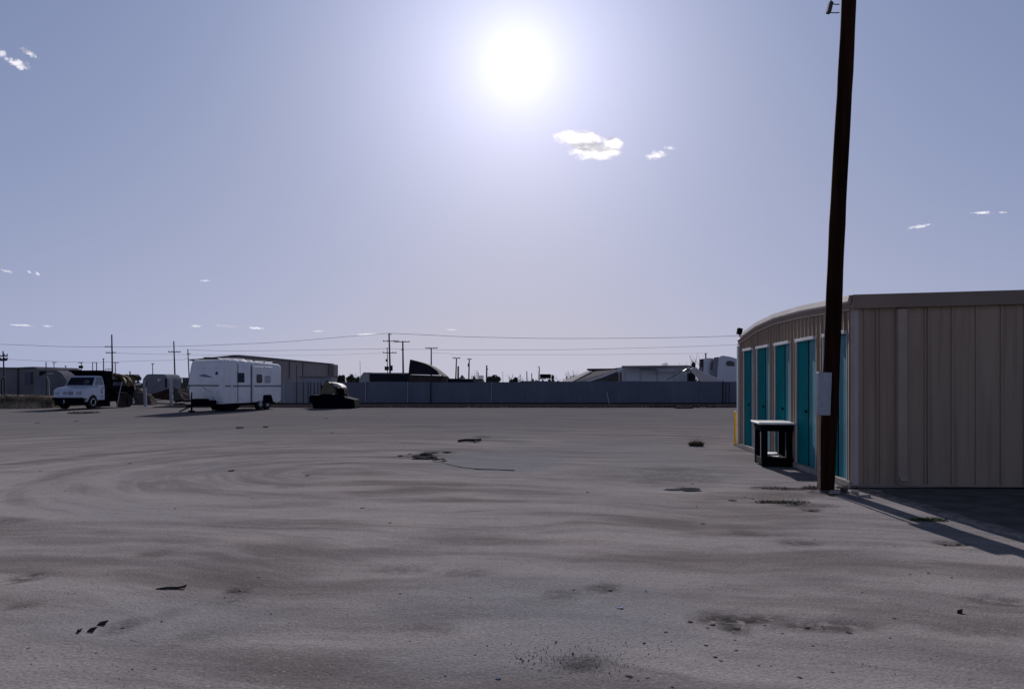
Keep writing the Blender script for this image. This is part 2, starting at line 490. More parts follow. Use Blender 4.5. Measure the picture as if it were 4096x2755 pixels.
sm = t.m('MULTIPLY', stn, t.sstep(t.n('ShaderNodeTexNoise', {'Vector': pos, 'Scale': 11.0, 'Detail': 6.0, 'Roughness': .7}).outputs[0], .30, .56), clamp=True)
c0 = t.mixc(t.m('MULTIPLY', sm, .95), c0, (.045, .041, .041))
for sc_v, kk in ((34.0, .30), (85.0, .34)):
    vv = t.n('ShaderNodeTexVoronoi', {'Vector': pos, 'Scale': sc_v})
    vr = t.n('ShaderNodeSeparateXYZ', {0: vv.outputs['Color']}).outputs[0]
    dotm = t.sstep(vv.outputs['Distance'], kk, kk * .5)
    c0 = t.mixc(t.m('MULTIPLY', t.m('MULTIPLY', dotm, t.m('GREATER_THAN', vr, .90)), .55), c0, (.42, .40, .39))
    c0 = t.mixc(t.m('MULTIPLY', t.m('MULTIPLY', dotm, t.m('LESS_THAN', vr, .12)), .60), c0, (.085, .078, .076))
gr = t.n('ShaderNodeMapRange', {0: grit, 1: .3, 2: .7, 3: .72, 4: 1.22}).outputs[0]
c0 = t.mixc(1.0, c0, t.n('ShaderNodeCombineXYZ', {0: gr, 1: gr, 2: gr}).outputs[0], 'MULTIPLY')
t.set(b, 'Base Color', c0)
b.inputs['Roughness'].default_value = .95
b.inputs['Specular IOR Level'].default_value = 0.0
gpatch = t.sstep(t.n('ShaderNodeTexNoise', {'Vector': pos, 'Scale': .9, 'Detail': 3.0}).outputs[0], .42, .62, .12, 1.0)
hh = t.m('ADD', t.m('MULTIPLY', t.m('MULTIPLY', grit, gpatch), .75), t.m('ADD', t.m('MULTIPLY', medn, 1.0), t.m('ADD', t.m('MULTIPLY', strk2, .25), t.m('MULTIPLY', t.m('SUBTRACT', .5, vor), .35))))
bp = t.n('ShaderNodeBump', {'Strength': .38, 'Distance': .016, 'Height': hh})
t.set(b, 'Normal', bp.outputs[0])
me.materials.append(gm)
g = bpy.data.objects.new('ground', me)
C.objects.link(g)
struct(g)


# ------------------------------------------------------------------ storage building on the right
A, B = Vector((5.03, 11.07)), Vector((5.53, 18.25))          # near and far corner of the door wall
wd = (B - A).normalized()
wn = Vector((-wd.y, wd.x))                                   # outward, towards the yard
LEN = (B - A).length


def wpt(s, out, z):
    p = A + wd * s + wn * out
    return (p.x, p.y, z)


def wbox(mb, s0, s1, o0, o1, z0, z1):
    vs = [wpt(s, o, z) for s in (s0, s1) for o in (o0, o1) for z in (z0, z1)]
    return mb.add(vs, [(0, 1, 3, 2), (4, 6, 7, 5), (0, 4, 5, 1), (2, 3, 7, 6), (0, 2, 6, 4), (1, 5, 7, 3)])


EAVE = [(0, 2.85), (1.1, 2.885), (2.3, 2.93), (4.0, 2.945), (5.4, 2.885), (6.3, 2.79), (7.2, 2.695)]


def eave(s):
    s = min(max(s, 0), 7.2)
    for (a, za), (b_, zb) in zip(EAVE, EAVE[1:]):
        if a <= s <= b_:
            return za + (zb - za) * (s - a) / (b_ - a)


bld = thing('storage_building', 'tan metal storage building with a row of teal doors and curved eave', 'building', (0, 0, 0))
DOORS = [(.22, 1.22), (1.63, 2.65), (3.06, 4.05), (4.48, 5.46), (5.86, 6.68)]
HEAD, SILL = 2.29, .09
ss = [0] + [e for d in DOORS for e in d] + [LEN]
wall = MB()
for k in range(0, len(ss), 2):                     # piers between the doors
    wbox(wall, ss[k], ss[k + 1], -.16, 0, SILL, HEAD)
N = 36
for k in range(N):                                 # band above the doors follows the eave
    s0, s1 = LEN * k / N, LEN * (k + 1) / N
    z0, z1 = eave(s0) - .20, eave(s1) - .20
    vs = [wpt(s0, -.16, HEAD), wpt(s0, 0, HEAD), wpt(s0, 0, z0), wpt(s0, -.16, z0), wpt(s1, -.16, HEAD), wpt(s1, 0, HEAD), wpt(s1, 0, z1), wpt(s1, -.16, z1)]
    wall.add(vs, [(0, 1, 2, 3), (7, 6, 5, 4), (0, 4, 5, 1), (1, 5, 6, 2), (2, 6, 7, 3), (3, 7, 4, 0)])
s = .10
while s < LEN - .05:                               # pressed ribs
    zt = eave(s) - .205
    inside = any(a - .05 < s < b_ + .05 for a, b_ in DOORS)
    z0 = HEAD + .06 if inside else SILL
    vs = [wpt(s - .045, .002, z0), wpt(s - .032, .034, z0), wpt(s + .032, .018, z0), wpt(s + .045, .002, z0)]
    vs += [wpt(s - .045, .002, zt), wpt(s - .032, .034, zt), wpt(s + .032, .018, zt), wpt(s + .045, .002, zt)]
    wall.add(vs, [(0, 1, 5, 4), (1, 2, 6, 5), (2, 3, 7, 6), (4, 5, 6, 7), (3, 2, 1, 0)])
    s += .205
wall.build('door_wall', M['tan'], bld)
for (a, b_) in DOORS:
    w = b_ - a
    mid_s = a + w * .50
    d = MB()
    far = MB()
    nsl = 18
    # far leaf folds back from the far jamb to the seam
    vs = [wpt(b_, -.012, SILL), wpt(mid_s, -.034, SILL), wpt(mid_s, -.034, HEAD), wpt(b_, -.012, HEAD), wpt(b_, -.06, SILL), wpt(mid_s, -.08, SILL), wpt(mid_s, -.08, HEAD), wpt(b_, -.06, HEAD)]
    BF = [(0, 1, 2, 3), (7, 6, 5, 4), (0, 4, 5, 1), (1, 5, 6, 2), (2, 6, 7, 3), (3, 7, 4, 0)]
    d.add(vs, BF)
    do = d.build('door', M['teal'], bld)
    vs = [wpt(mid_s - .07, -.034, SILL), wpt(a, -.008, SILL), wpt(a, -.008, HEAD), wpt(mid_s - .07, -.034, HEAD), wpt(mid_s - .07, -.08, SILL), wpt(a, -.055, SILL), wpt(a, -.055, HEAD), wpt(mid_s - .07, -.08, HEAD)]
    far.add(vs, BF)
    far.build('door_leaf', M['teal_lit'], do, label='near teal leaf painted paler as if catching light')
    sm_ = MB()
    wbox(sm_, mid_s - .069, mid_s - .001, -.078, -.042, SILL, HEAD)
    sm_.build('door_seam', M['black'], do)
    h = MB()
    wbox(h, mid_s + .05, mid_s + .13, -.030, -.008, 1.02, 1.06)
    h.build('latch', M['black'], do)
    fr = MB()
    wbox(fr, b_, b_ + .03, .003, .022, SILL, HEAD + .05)
    fr.add([wpt(a - .045, .003, SILL), wpt(a - .045, .024, SILL), wpt(a, .010, SILL), wpt(a, .003, SILL), wpt(a - .045, .003, HEAD + .05), wpt(a - .045, .024, HEAD + .05), wpt(a, .010, HEAD + .05), wpt(a, .003, HEAD + .05)],
           [(0, 1, 2, 3), (7, 6, 5, 4), (0, 4, 5, 1), (1, 5, 6, 2), (2, 6, 7, 3), (3, 7, 4, 0)])
    wbox(fr, a + .001, b_ - .001, .003, .05, HEAD - .002, HEAD + .05)
    fr.build('door_frame', M['white_trim'], do, bevel=.004)
# front wall: faces the camera
FY0, FY1, FX1 = 11.07, 10.90, 17.0


def fy(x):
    return FY0 + (FY1 - FY0) * (x - 5.03) / 3.0 if x < 8.03 else FY1


def ftop(x):
    return 2.85 + .022 * (x - 5.03) if x < 9 else 2.937


fw = MB()
xs_ = [5.032, 6, 7, 8.03, 9, 11, 14, FX1]
secs = [[(x, fy(x), .03), (x, fy(x) + .15, .03), (x, fy(x) + .15, ftop(x) - .2), (x, fy(x), ftop(x) - .2)] for x in xs_]
fw.loft(secs)
fw.build('front_wall', M['tan'], bld)
# ribs and seams of the front wall, at the columns where the photograph shows them
rb = MB()
for px in (3466, 3511, 3526, 3700, 3712, 3806, 3900, 3996, 4086, 4180, 4275, 4370):
    x = xx(px, 11.0)
    wdt = .016 if px in (3511, 3526, 3700, 3712) else .028
    rb.box((x, fy(x) - .012, (.05 + ftop(x) - .2) / 2), (wdt, .022, ftop(x) - .27))
rb.build('wall_rib', M['tan'], bld, bevel=.004)
dp = MB()
x = xx(3603, 11.0)
dp.box((x, fy(x) - .05, 1.345), (.135, .09, 2.56))
dp.box((x, fy(x) - .075, .135), (.12, .14, .08), rx=R(-18))
dp.build('downspout', mat('tan_downspout', (.375, .29, .225), .5, .1, 2), bld, bevel=.012)
ct = MB()
ct.box((5.068, fy(5.085) - .006, 1.34), (.076, .012, 2.60))
wbox(ct, -.012, .10, .002, .014, .03, 2.64)
ct.build('corner_trim', M['trim'], bld)
# fascia of the front, and its drip edge
fa = MB()
secs = [[(x, fy(x) - .10, ftop(x) - .215), (x, fy(x) + .02, ftop(x) - .215), (x, fy(x) + .02, ftop(x) - .012), (x, fy(x) - .10, ftop(x) - .012)] for x in [5.0] + xs_[1:]]
fa.loft(secs)
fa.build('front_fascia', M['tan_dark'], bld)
# gutter along the door wall: pale upper band, tan soffit under it
gu, so = MB(), MB()
K = 40
gs, ssx = [], []
for k in range(K + 1):
    s = LEN * k / K
    z = eave(s)
    e = 0.0 if k < K - 2 else (.02 if k == K - 1 else .05)
    gs.append([wpt(s, -.12, z - .13), wpt(s, .06, z - .13), wpt(s, .075 - e, z - .10), wpt(s, .055 - e, z - .012), wpt(s, -.12, z)])
    ssx.append([wpt(s, -.1, z - .20), wpt(s, .02, z - .20), wpt(s, .042, z - .132), wpt(s, -.1, z - .132)])
gu.loft(gs)
so.loft(ssx)
gu.build('gutter', M['trim'], bld, smooth=30)
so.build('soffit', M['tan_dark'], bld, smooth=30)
# trim strip under the soffit
ts = MB()
ts.loft([[wpt(LEN * k / K, .003, eave(LEN * k / K) - .232), wpt(LEN * k / K, .045, eave(LEN * k / K) - .232), wpt(LEN * k / K, .045, eave(LEN * k / K) - .203), wpt(LEN * k / K, .003, eave(LEN * k / K) - .203)] for k in range(K + 1)])
ts.build('eave_trim', M['tan'], bld)
rf = MB()
rings = []
for k in range(21):
    s = LEN * k / 20
    z = eave(s) - .004
    rings.append([wpt(s, -.115, z - .1), (FX1, 11.1 + s, 2.9), (FX1, 11.1 + s, 2.97), wpt(s, -.115, z)])
rf.loft(rings)
rf.build('roof', M['tin'], bld)
bw = MB()
bw.bb(5.60, FX1, 18.0, 18.2, .03, 2.6)
bw.bb(FX1 - .15, FX1 - .002, 11.2, 18.0, .03, 2.85)
bw.build('rear_wall', M['tan'], bld)
ft = MB()
ft.add([wpt(-.02, .06, 0), wpt(LEN, .06, 0), (5.6, 18.3, 0), (FX1, 18.3, 0), (FX1, 11.05, 0), (5.05, 11.09, 0)] +
       [wpt(-.02, .06, SILL), wpt(LEN, .06, SILL), (5.6, 18.3, SILL), (FX1, 18.3, SILL), (FX1, 11.05, SILL), (5.05, 11.09, SILL)],
       [(0, 1, 2, 3, 4, 5), (11, 10, 9, 8, 7, 6)] + [(i, (i + 1) % 6, 6 + (i + 1) % 6, 6 + i) for i in range(6)])
ft.build('foundation_slab', M['concrete'], bld)
fe = MB()                                          # white end post at the far corner
wbox(fe, LEN - .09, LEN, .003, .06, .03, 2.44)
fe.build('end_post', M['white_trim'], bld)
lm = MB()                                          # dark flood lamp on the far eave
p = Vector(wpt(LEN - .12, .02, 2.70))
lm.box(p + Vector((0, 0, .09)), (.11, .12, .15), ry=R(10))
lm.tube([p + Vector((0, 0, -.04)), p + Vector((0, 0, .03))], .02, 8)
lm.build('flood_lamp', M['black'], bld, bevel=.02)

# ------------------------------------------------------------------ near utility pole
pole = thing('utility_pole', 'tall dark wooden utility pole with grey box beside the storage building', 'utility pole', (4.60, 11.0, 0))
pm = MB()
pts, rad_ = [], []
for k in range(31):
    z = -.3 + k * .32
    f = max(0, z) / 7.16
    pts.append((.33 * f + .012 * math.sin(z * 1.1), .02 * math.sin(z * .9), z))
    rad_.append((.120 - .018 * f) * (1 + .018 * math.sin(z * 5.3) + .012 * math.sin(z * 11.7)))
pm.tube(pts, rad_, 20)
pm.build('pole_shaft', M['pole'], pole, smooth=40)
bx = MB()
bx.box((-.10, -.155, 1.39), (.195, .10, .62), ry=R(2.2))
bo = bx.build('meter_box', M['box_grey'], pole, bevel=.01)
em = MB()


def ring(mb, c, a, b_, r=.003, n=20, y=-.2075):
    q = [(c[0] + a * math.cos(k * 2 * math.pi / n), y, c[1] + b_ * math.sin(k * 2 * math.pi / n)) for k in range(n + 1)]
    mb.tube(q, r, 5, cap=False)


ring(em, (-.083, 1.575), .030, .105, .0032)
ring(em, (-.085, 1.635), .017, .028, .003)
ring(em, (-.083, 1.580), .020, .022, .003)
em.tube([(-.1, -.2075, 1.545), (-.07, -.2075, 1.53), (-.095, -.2075, 1.515), (-.075, -.2075, 1.50)], .003, 5)
ring(em, (-.093, 1.435), .026, .009, .003)
em.build('emblem', M['box_mark'], bo)
ln_ = MB()
ln_.box((-.135, -.2065, 1.18), (.115, .006, .006))
ln_.build('cover_seam', M['box_mark'], bo)
cdx = MB()
cdx.tube([(-.135, -.10, 0), (-.135, -.10, 1.09)], .020, 10)
cdx.build('conduit', M['copper'], pole, smooth=40)
br = MB()
zb = zz(35, 11.0)
br.box((.05, -.02, zb + .0), (.055, .07, .16), ry=R(14))
br.tube([(.08, -.02, zb + .06), (.13, -.02, zb + .05), (.2, 0, zb + .06)], .008, 6)
br.tube([(.05, -.02, zb - .07), (.12, -.02, zb - .075), (.2, 0, zb - .06)], .008, 6)
br.tube([(.07, -.02, zb + .07), (.11, -.02, zb + .5), (.16, -.02, zb + 1.1)], .008, 6)
br.build('cable_clamp', M['seam'], pole)

# broken rubble round the pole foot
def rock_mesh(name, m, seed, flat=.6):
    rnd = random.Random(seed)
    import bmesh
    bm = bmesh.new()
    bmesh.ops.create_icosphere(bm, subdivisions=2, radius=1)
    off = Vector((rnd.random() * 50, rnd.random() * 50, rnd.random() * 50))
    for v_ in bm.verts:
        n_ = mnoise.noise(v_.co * 1.3 + off) * .5 + mnoise.noise(v_.co * 3.1 + off) * .25
        v_.co *= 1 + n_
        v_.co.z *= flat
    me_ = bpy.data.meshes.new(name)
    bm.to_mesh(me_)
    bm.free()
    me_.materials.append(m)
    return me_


ROCK = [rock_mesh('dirt_clod', M['clod'], i, .5) for i in range(6)]
STONE = [rock_mesh('pale_stone', M['clod_pale'], 20 + i, .6) for i in range(4)]


def put(me_, name, p, sx, sy, sz, rz, label, cat, group=None):
    o = bpy.data.objects.new(name, me_)
    C.objects.link(o)
    o.location = p
    o.scale = (sx, sy, sz)
    o.rotation_euler = (0, 0, rz)
    return tag(o, label, cat, group)


# ------------------------------------------------------------------ work table by the doors
tb = thing('work_table', 'dark work table with white top standing against the teal doors', 'table', (4.60, 13.85, 0), R(-9))
TW, TD, TH = .57, .85, .815
top = MB()
top.bb(-.05, TW + .03, -.05, TD + .03, TH - .035, TH)
top.build('table_top', M['white_top'], tb, bevel=.008)
ap = MB()
ap.bb(0, TW, 0, .03, TH - .16, TH - .037)
ap.bb(0, TW, TD - .03, TD, TH - .16, TH - .037)
ap.bb(0, .03, .03, TD - .03, TH - .16, TH - .037)
ap.bb(TW - .03, TW, .03, TD - .03, TH - .16, TH - .037)
ap.build('apron', M['black'], tb)
for (x0, y0) in ((.01, .01), (TW - .12, .01), (.01, TD - .12), (TW - .12, TD - .12)):
    lg = MB()
    lg.bb(x0, x0 + .11, y0, y0 + .09, .0, TH - .155)
    lo_ = lg.build('leg', M['black'], tb, bevel=.01)
    le = MB()
    le.bb(x0 - .006 if x0 < .1 else x0 + .001, x0 + .002 if x0 < .1 else x0 + .012, y0 + .075, y0 + .097, .18, TH - .17)
    le.build('leg_edge', M['box_mark'], lo_)
sh = MB()
sh.bb(.115, TW - .115, .02, TD - .02, .03, .17)
sh.bb(.02, .115, .105, TD - .13, .03, .15)
sh.bb(TW - .115, TW + .02, .105, TD - .13, .03, .15)
sh.build('base_shelf', M['black'], tb, bevel=.01)
rg = MB()
for k in range(7):
    rg.box((.28 + random.uniform(-.1, .1), .2 + k * .07, .178 + .004 * k), (.2, .16, .004), rz=random.uniform(-.4, .4), rx=R(random.uniform(-6, 3)))
tag(rg.build('paper_sheets', M['paper'], None), 'crumpled white paper sheets lying on the low shelf of the table', 'paper')
pso = bpy.data.objects['paper_sheets']
pso.location = (4.60, 13.85, .003)
pso.rotation_euler = (0, 0, R(-9))

# ------------------------------------------------------------------ yellow bollard
bl = gd(2943, 1780)
bo_ = thing('bollard', 'slim yellow pipe bollard at the far corner of the storage building', 'bollard', bl)
bm_ = MB()
bm_.tube([(0, 0, -.1), (0, 0, .80), (0, 0, .825), (0, 0, .84)], [.042, .042, .034, .012], 16)
bm_.build('bollard_pipe', M['yellow'], bo_, smooth=40)
bc = MB()
bc.tube([(0, 0, -.05), (0, 0, .02)], [.075, .065], 14)
bc.build('footing', M['concrete'], bo_)

# ------------------------------------------------------------------ fence across the back of the yard
FEN = 56.5
fx0, fx1 = xx(1285, FEN), xx(3010, FEN)
fn = thing('yard_fence', 'long blue-grey solid sheet fence along the back of the yard', 'fence', (0, FEN, 0))
joints = [1285, 1462, 1630, 1723, 1850, 1965, 2080, 2200, 2318, 2432, 2560, 2692, 2800, 2890, 3010]
for i, (a, b_) in enumerate(zip(joints, joints[1:])):
    x0, x1 = xx(a, FEN), xx(b_, FEN)
    h0 = 1.60 + (.0 if a < 2000 else .055) + random.uniform(-.028, .028)
    pn = MB()
    n_ = max(4, int((x1 - x0) / .28))
    sec = []
    for k in range(n_ + 1):
        x = x0 + (x1 - x0) * k / n_
        y = .014 * (k % 2) + .045 * (i % 2)
        sec.append([(x, y, .02), (x, y + .03, .02), (x, y + .03, h0), (x, y, h0)])
    sec = [[(p[0] + (-.01 if k == 0 else .01 if k == n_ else 0), p[1], p[2]) for p in r_] for k, r_ in enumerate(sec)]
    pn.loft(sec)
    pn.build('fence_panel', M['fence'], fn)
for px, mk in ((1462, 'post_light'), (1630, 'post_light'), (1723, 'black'), (1965, 'post_light'), (2318, 'box_grey'), (2692, 'box_grey'), (2890, 'black'), (2902, 'seam'), (2916, 'seam')):
    ps = MB()
    x = xx(px, FEN)
    tall = px == 2890
    ps.tube([(x, -.06, 0), (x + .02, -.06, 1.60 if not tall else 1.78)], .018 if mk == 'post_light' else .03 if mk != 'box_grey' else .010, 8)
    ps.build('fence_post', M[mk], fn)
ln2 = MB()
ln2.tube([at(2440, 1627, 53) - Vector((0, FEN, 0)), at(2427, 1568, 55.8) - Vector((0, FEN, 0))], .02, 8)
tag(ln2.build('leaning_rod', M['post_light']), 'thin pale rod leaning against the blue-grey fence', 'rod').location = (0, FEN, 0)
f2 = thing('metal_fence', 'lighter grey ribbed metal fence between the trailer and the black machine', 'fence', (0, 55.5, 0))
x0, x1 = xx(1110, 55.5), xx(1292, 55.5)
pn = MB()
n_ = 14
sec = []
for k in range(n_ + 1):
    x = x0 + (x1 - x0) * k / n_
    sec.append([(x, .03 * (k % 2), .02), (x, .03 * (k % 2) + .04, .02), (x, .03 * (k % 2) + .04, 1.62), (x, .03 * (k % 2), 1.62)])
pn.loft(sec)
pn.build('fence_panel', M['fence2'], f2)
for px in (1137, 1187, 1214, 1233, 1243, 1258, 1272, 1284):
    ps = MB()
    x = xx(px, 55.5)
    ps.tube([(x, -.05, 0), (x, -.05, 1.6 if px != 1187 else 2.9)], .022, 8)
    ps.build('fence_post', M['post_light'] if px == 1137 else M['seam'], f2)
# dirt strip before the fence, the fence's shadow painted into its dark colour
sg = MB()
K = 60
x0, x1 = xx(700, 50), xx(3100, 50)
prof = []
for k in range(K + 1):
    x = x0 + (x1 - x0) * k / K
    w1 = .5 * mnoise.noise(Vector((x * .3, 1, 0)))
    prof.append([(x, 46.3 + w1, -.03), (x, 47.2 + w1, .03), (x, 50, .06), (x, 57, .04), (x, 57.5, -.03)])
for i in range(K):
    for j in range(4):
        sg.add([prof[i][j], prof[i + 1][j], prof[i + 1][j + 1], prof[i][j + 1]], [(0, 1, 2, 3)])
struct(sg.build('shaded_dirt_strip', M['strip'], smooth=60))

# ------------------------------------------------------------------ travel trailer
PSI = R(15)
TC = Vector((xx(890, 40.0), 40.0, 0))
TWD, TL = 2.12, 5.7
tr = thing('travel_trailer', 'white travel trailer with ragged roof parked in the yard', 'trailer', TC, -PSI)
sdir = Vector((math.sin(PSI), math.cos(PSI)))


def tt(px):
    """distance along the trailer's side at a photo column, and the depth there"""
    k = (px - CX) / F
    t_ = (k * TC.y - TC.x) / (sdir.x - k * sdir.y)
    return t_, TC.y + t_ * sdir.y


def trbox(mb, p0, p1, y0, y1, out0, out1):
    t0, Y0 = tt(p0)
    t1, Y1 = tt(p1)
    Ym = (Y0 + Y1) / 2
    return mb.bb(out0, out1, t0, t1, zz(y1, Ym), zz(y0, Ym))


side = [(.14, .40), (-.02, .9), (-.10, 1.43), (-.02, 1.9), (.12, 2.5), (.22, 2.70), (.42, 2.80), (TL - .25, 2.66), (TL - .04, 2.56), (TL, 2.3), (TL, .55), (TL - .1, .40)]
ctr = (TL / 2, 1.6)


def ins(p, d, xk):
    dy_, dz_ = ctr[0] - p[0], ctr[1] - p[1]
    return (xk, p[0] + (d if dy_ > 0 else -d), p[1] + (d if dz_ > 0 else -d) * (.6 if p[1] > 2 else .25))


bd = MB()
bd.loft([[ins(p, .12, -TWD) for p in side], [ins(p, .03, -TWD + .05) for p in side], [(-TWD + .16, *p) for p in side], [(-.16, *p) for p in side], [ins(p, .03, -.05) for p in side], [ins(p, .12, 0) for p in side]])
body = bd.build('trailer_body', M['white'], tr, smooth=35)


def fpt(u_, z, d=0.0):
    """a point on the trailer's front, u from its left edge"""
    for (a, za), (b_, zb_) in zip(side, side[1:]):
        if za <= z <= zb_:
            return (-TWD + u_, a + (b_ - a) * (z - za) / (zb_ - za) - .006 - d, z)


def decal(poly, name, m, d=0.0, par=None):
    mb = MB()
    f_ = [fpt(u_, z, d) for u_, z in poly]
    b_ = [(p[0], p[1] + .02, p[2]) for p in f_]
    mb.loft([f_, b_])
    return mb.build(name, m, par or tr)


decal([(.66, 1.93), (.85, 2.00), (1.05, 2.00), (1.3, 1.92), (1.58, 1.83), (1.4, 1.83), (1.1, 1.84), (.85, 1.87)], 'leaf_decal', M['decal_blue'])
decal([(1.66, 1.98), (1.68, 2.12), (1.74, 2.16), (1.82, 2.10), (1.84, 1.96)], 'logo_decal', M['decal_dark'])
decal([(.75, 2.33), (1.9, 2.35), (1.9, 2.355), (.75, 2.335)], 'pinstripe', M['grey_strip'])
decal([(.05, 1.36), (TWD - .16, 1.36), (TWD - .16, 1.43), (.05, 1.43)], 'belt_rail', M['grey_strip'], .02)
for a, b_ in ((900, 922), (932, 1003), (1009, 1083), (1085, 1124)):
    mb = MB()
    trbox(mb, a, b_, 1541, 1546, .002 if not (a == 1009) else .13, .03 if a != 1009 else .16)
    mb.build('belt_rail', M['grey_strip'], tr)
mb = MB()
trbox(mb, 950, 951.5, 1455, 1608, .002, .018)
mb.build('wall_seam', M['seam'], tr)
mb = MB()
trbox(mb, 1002.5, 1005, 1458, 1612, .002, .02)
mb.build('wall_seam', M['seam'], tr)
mb = MB()
trbox(mb, 1006, 1083, 1466, 1606, .0, .13)
so_ = mb.build('slide_out', M['white'], tr, bevel=.03)
for (p0, p1, y0, y1, nm, gk, fk) in ((1017, 1040, 1497, 1531, 'slide_window', 'glass', 'white_trim'), (1051, 1074, 1502, 1531, 'oval_window', 'box_grey', 'chrome')):
    t0, Y0 = tt(p0)
    t1, Y1 = tt(p1)
    z0, z1 = zz(y1, (Y0 + Y1) / 2), zz(y0, (Y0 + Y1) / 2)
    mb = MB()
    cc_ = ((t0 + t1) / 2, (z0 + z1) / 2)
    poly = []
    for k in range(24):
        a = k * 2 * math.pi / 24
        e = 2 / 5
        poly.append((cc_[0] + (t1 - t0) / 2 * math.copysign(abs(math.cos(a)) ** e, math.cos(a)), cc_[1] + (z1 - z0) / 2 * math.copysign(abs(math.sin(a)) ** e, math.sin(a))))
    mb.prism([(cc_[0] + (q[0] - cc_[0]) * 1.16, cc_[1] + (q[1] - cc_[1]) * 1.1) for q in poly], 'x', .131, .146)
    wf = mb.build('window_frame', M[fk], so_)
    mb = MB()
    mb.prism(poly, 'x', .1465, .155)
    mb.build('pane', M[gk], so_)
    if gk == 'box_grey':
        mb = MB()
        mb.tube([(.158, t0 + .1, z1 - .1), (.158, t0 + .12, z1 - .25), (.158, t0 + .3, z1 - .3), (.158, t0 + .36, z1 - .12), (.158, t1 - .08, z1 - .18)], .02, 6)
        mb.build('curtain_fold', M['paper'], so_)
mb = MB()
trbox(mb, 949, 977, 1491, 1529, .002, .02)
mb.build('window', M['glass'], tr, bevel=.01)
mb = MB()
trbox(mb, 1014, 1040, 1585, 1603, .131, .14)
mb.build('hatch_cover', M['white'], so_)
mb = MB()                                          # wheel arch and skirt
t0, Ya = tt(1044)
t1, Yb = tt(1086)
mb.prism([(t0, .34), (t0, .80), (t0 + .12, .84), (t1 - .25, .84), (t1, .34)], 'x', .135, .15)
mb.build('wheel_arch', M['black'], tr)
for px in (1034, 1062):
    t_, Yw = tt(px)
    w = MB()
    w.disc((.03, t_, .33), .33, 'x', .20)
    wo_ = w.build('wheel', M['rubber'], tr, smooth=35)
    w = MB()
    w.disc((.138, t_, .33), .17, 'x', .02)
    w.build('rim', M['box_grey'], wo_)
    w = MB()
    w.disc((-TWD + .1, t_, .33), .33, 'x', .2)
    w.build('wheel', M['rubber'], tr, smooth=35)
mb = MB()
mb.bb(-TWD + .3, -.25, .3, TL - .3, .27, .40)
mb.bb(-TWD + .35, -TWD + .45, .2, TL - .2, .30, .42)
mb.build('chassis', M['black'], tr)
mb = MB()
t0, _ = tt(897)
t1, _ = tt(945)
mb.prism([(t0, .40), (t1, .40), (t1, .06), (t0 + .18, .06)], 'x', -.9, -.02)
mb.build('storage_tank', M['black'], tr)
mb = MB()                                          # A-frame hitch, jack and battery tray
mb.tube([(-TWD + .35, .2, .36), (-TWD / 2, -1.25, .34)], .05, 8)
mb.tube([(-.35, .2, .36), (-TWD / 2, -1.25, .34)], .05, 8)
mb.tube([(-TWD / 2, -1.25, .34), (-TWD / 2, -1.5, .36)], .045, 8)
mb.build('hitch', M['black'], tr)
mb = MB()
mb.tube([(-TWD / 2, -1.1, .03), (-TWD / 2, -1.1, 1.05)], [.05, .032], 8)
mb.bb(-TWD / 2 - .14, -TWD / 2 + .14, -1.2, -1.0, 0, .09)
mb.tube([(-TWD / 2, -1.1, .34), (-TWD / 2 - .6, -1.3, .03)], .035, 8)
mb.build('jack', M['black'], tr)
mb = MB()
mb.bb(-1.35, -.62, -.72, -.25, .38, .70)
mb.bb(-.60, -.28, -.5, -.1, .30, .62)
mb.build('battery_box', M['black'], tr, bevel=.04)
random.seed(11)
for px, hgt, m_ in ((905, .07, 0), (935, .10, 0), (965, .12, 0), (1000, .10, 0), (1050, .09, 0)):
    t0, _ = tt(px)
    t1, _ = tt(px + random.uniform(14, 26))
    z = 2.80 - .14 * t0 / TL
    mb = MB()
    q = [(-.35, t0, z - .02), (-.02, t0 + .05, z - .10), (0.03, t1, z - .06), (-.3, t1 + .1, z + hgt), (-.7, (t0 + t1) / 2, z + hgt * 1.2)]
    mb.loft([q, [(p[0] - .02, p[1], p[2] + .02) for p in q]])
    mb.build('torn_roof_skin', M['white'], tr)
for px, w_, h_, o_ in ((998, .5, .16, -.9), (1072, .25, .16, -.4), (1094, .75, .15, -.5), (1040, .4, .08, -.6)):
    t0, _ = tt(px)
    mb = MB()
    mb.box((o_, t0, 2.74 - .14 * t0 / TL + h_ / 2), (.5, w_, h_), rz=.2, rx=R(4))
    mb.build('roof_vent', M['white_trim'], tr, bevel=.02)
# corner light and stains on the front
mb = MB()
mb.box((-TWD + .05, -.08, 1.30), (.14, .05, .12))
mb.build('marker_lamp', M['lens'], tr)
decal([(.95, 1.3), (1.0, 1.33), (1.5, 1.05), (1.62, .72), (1.5, .6), (1.3, 1.0)], 'stain_patch', mat('grey_stain', (.5, .51, .58), .6, .1))

# ------------------------------------------------------------------ dump truck
KP = R(5)
KC = Vector((xx(332, 43.5), 43.5, 0))
KW, KL = 1.86, 5.05
tk = thing('dump_truck', 'white-cab dump truck with black bed loaded with scrap and olive tarp', 'truck', KC, -KP)
kdir = Vector((math.sin(KP), math.cos(KP)))


def kt(px):
    k = (px - CX) / F
    t_ = (k * KC.y - KC.x) / (kdir.x - k * kdir.y)
    return t_, KC.y + t_ * kdir.y


ax = kt(371)[0]
arch = [(ax + .44 * math.cos(a), .42 + .44 * math.sin(a)) for a in [math.pi * k / 10 for k in range(11)]]
prof = [(0, .66), (-.02, .80), (0, 1.08), (.10, 1.22), (.35, 1.28), (1.15, 1.37), (2.0, 1.37), (2.0, .52), (ax + .46, .52)] + arch + [(ax - .45, .62)]
kb = MB()


def kin(p, d, x):
    return (x, p[0] + (d if p[0] < 1 else 0), p[1] - (d * .9 if p[1] > 1.1 else 0))


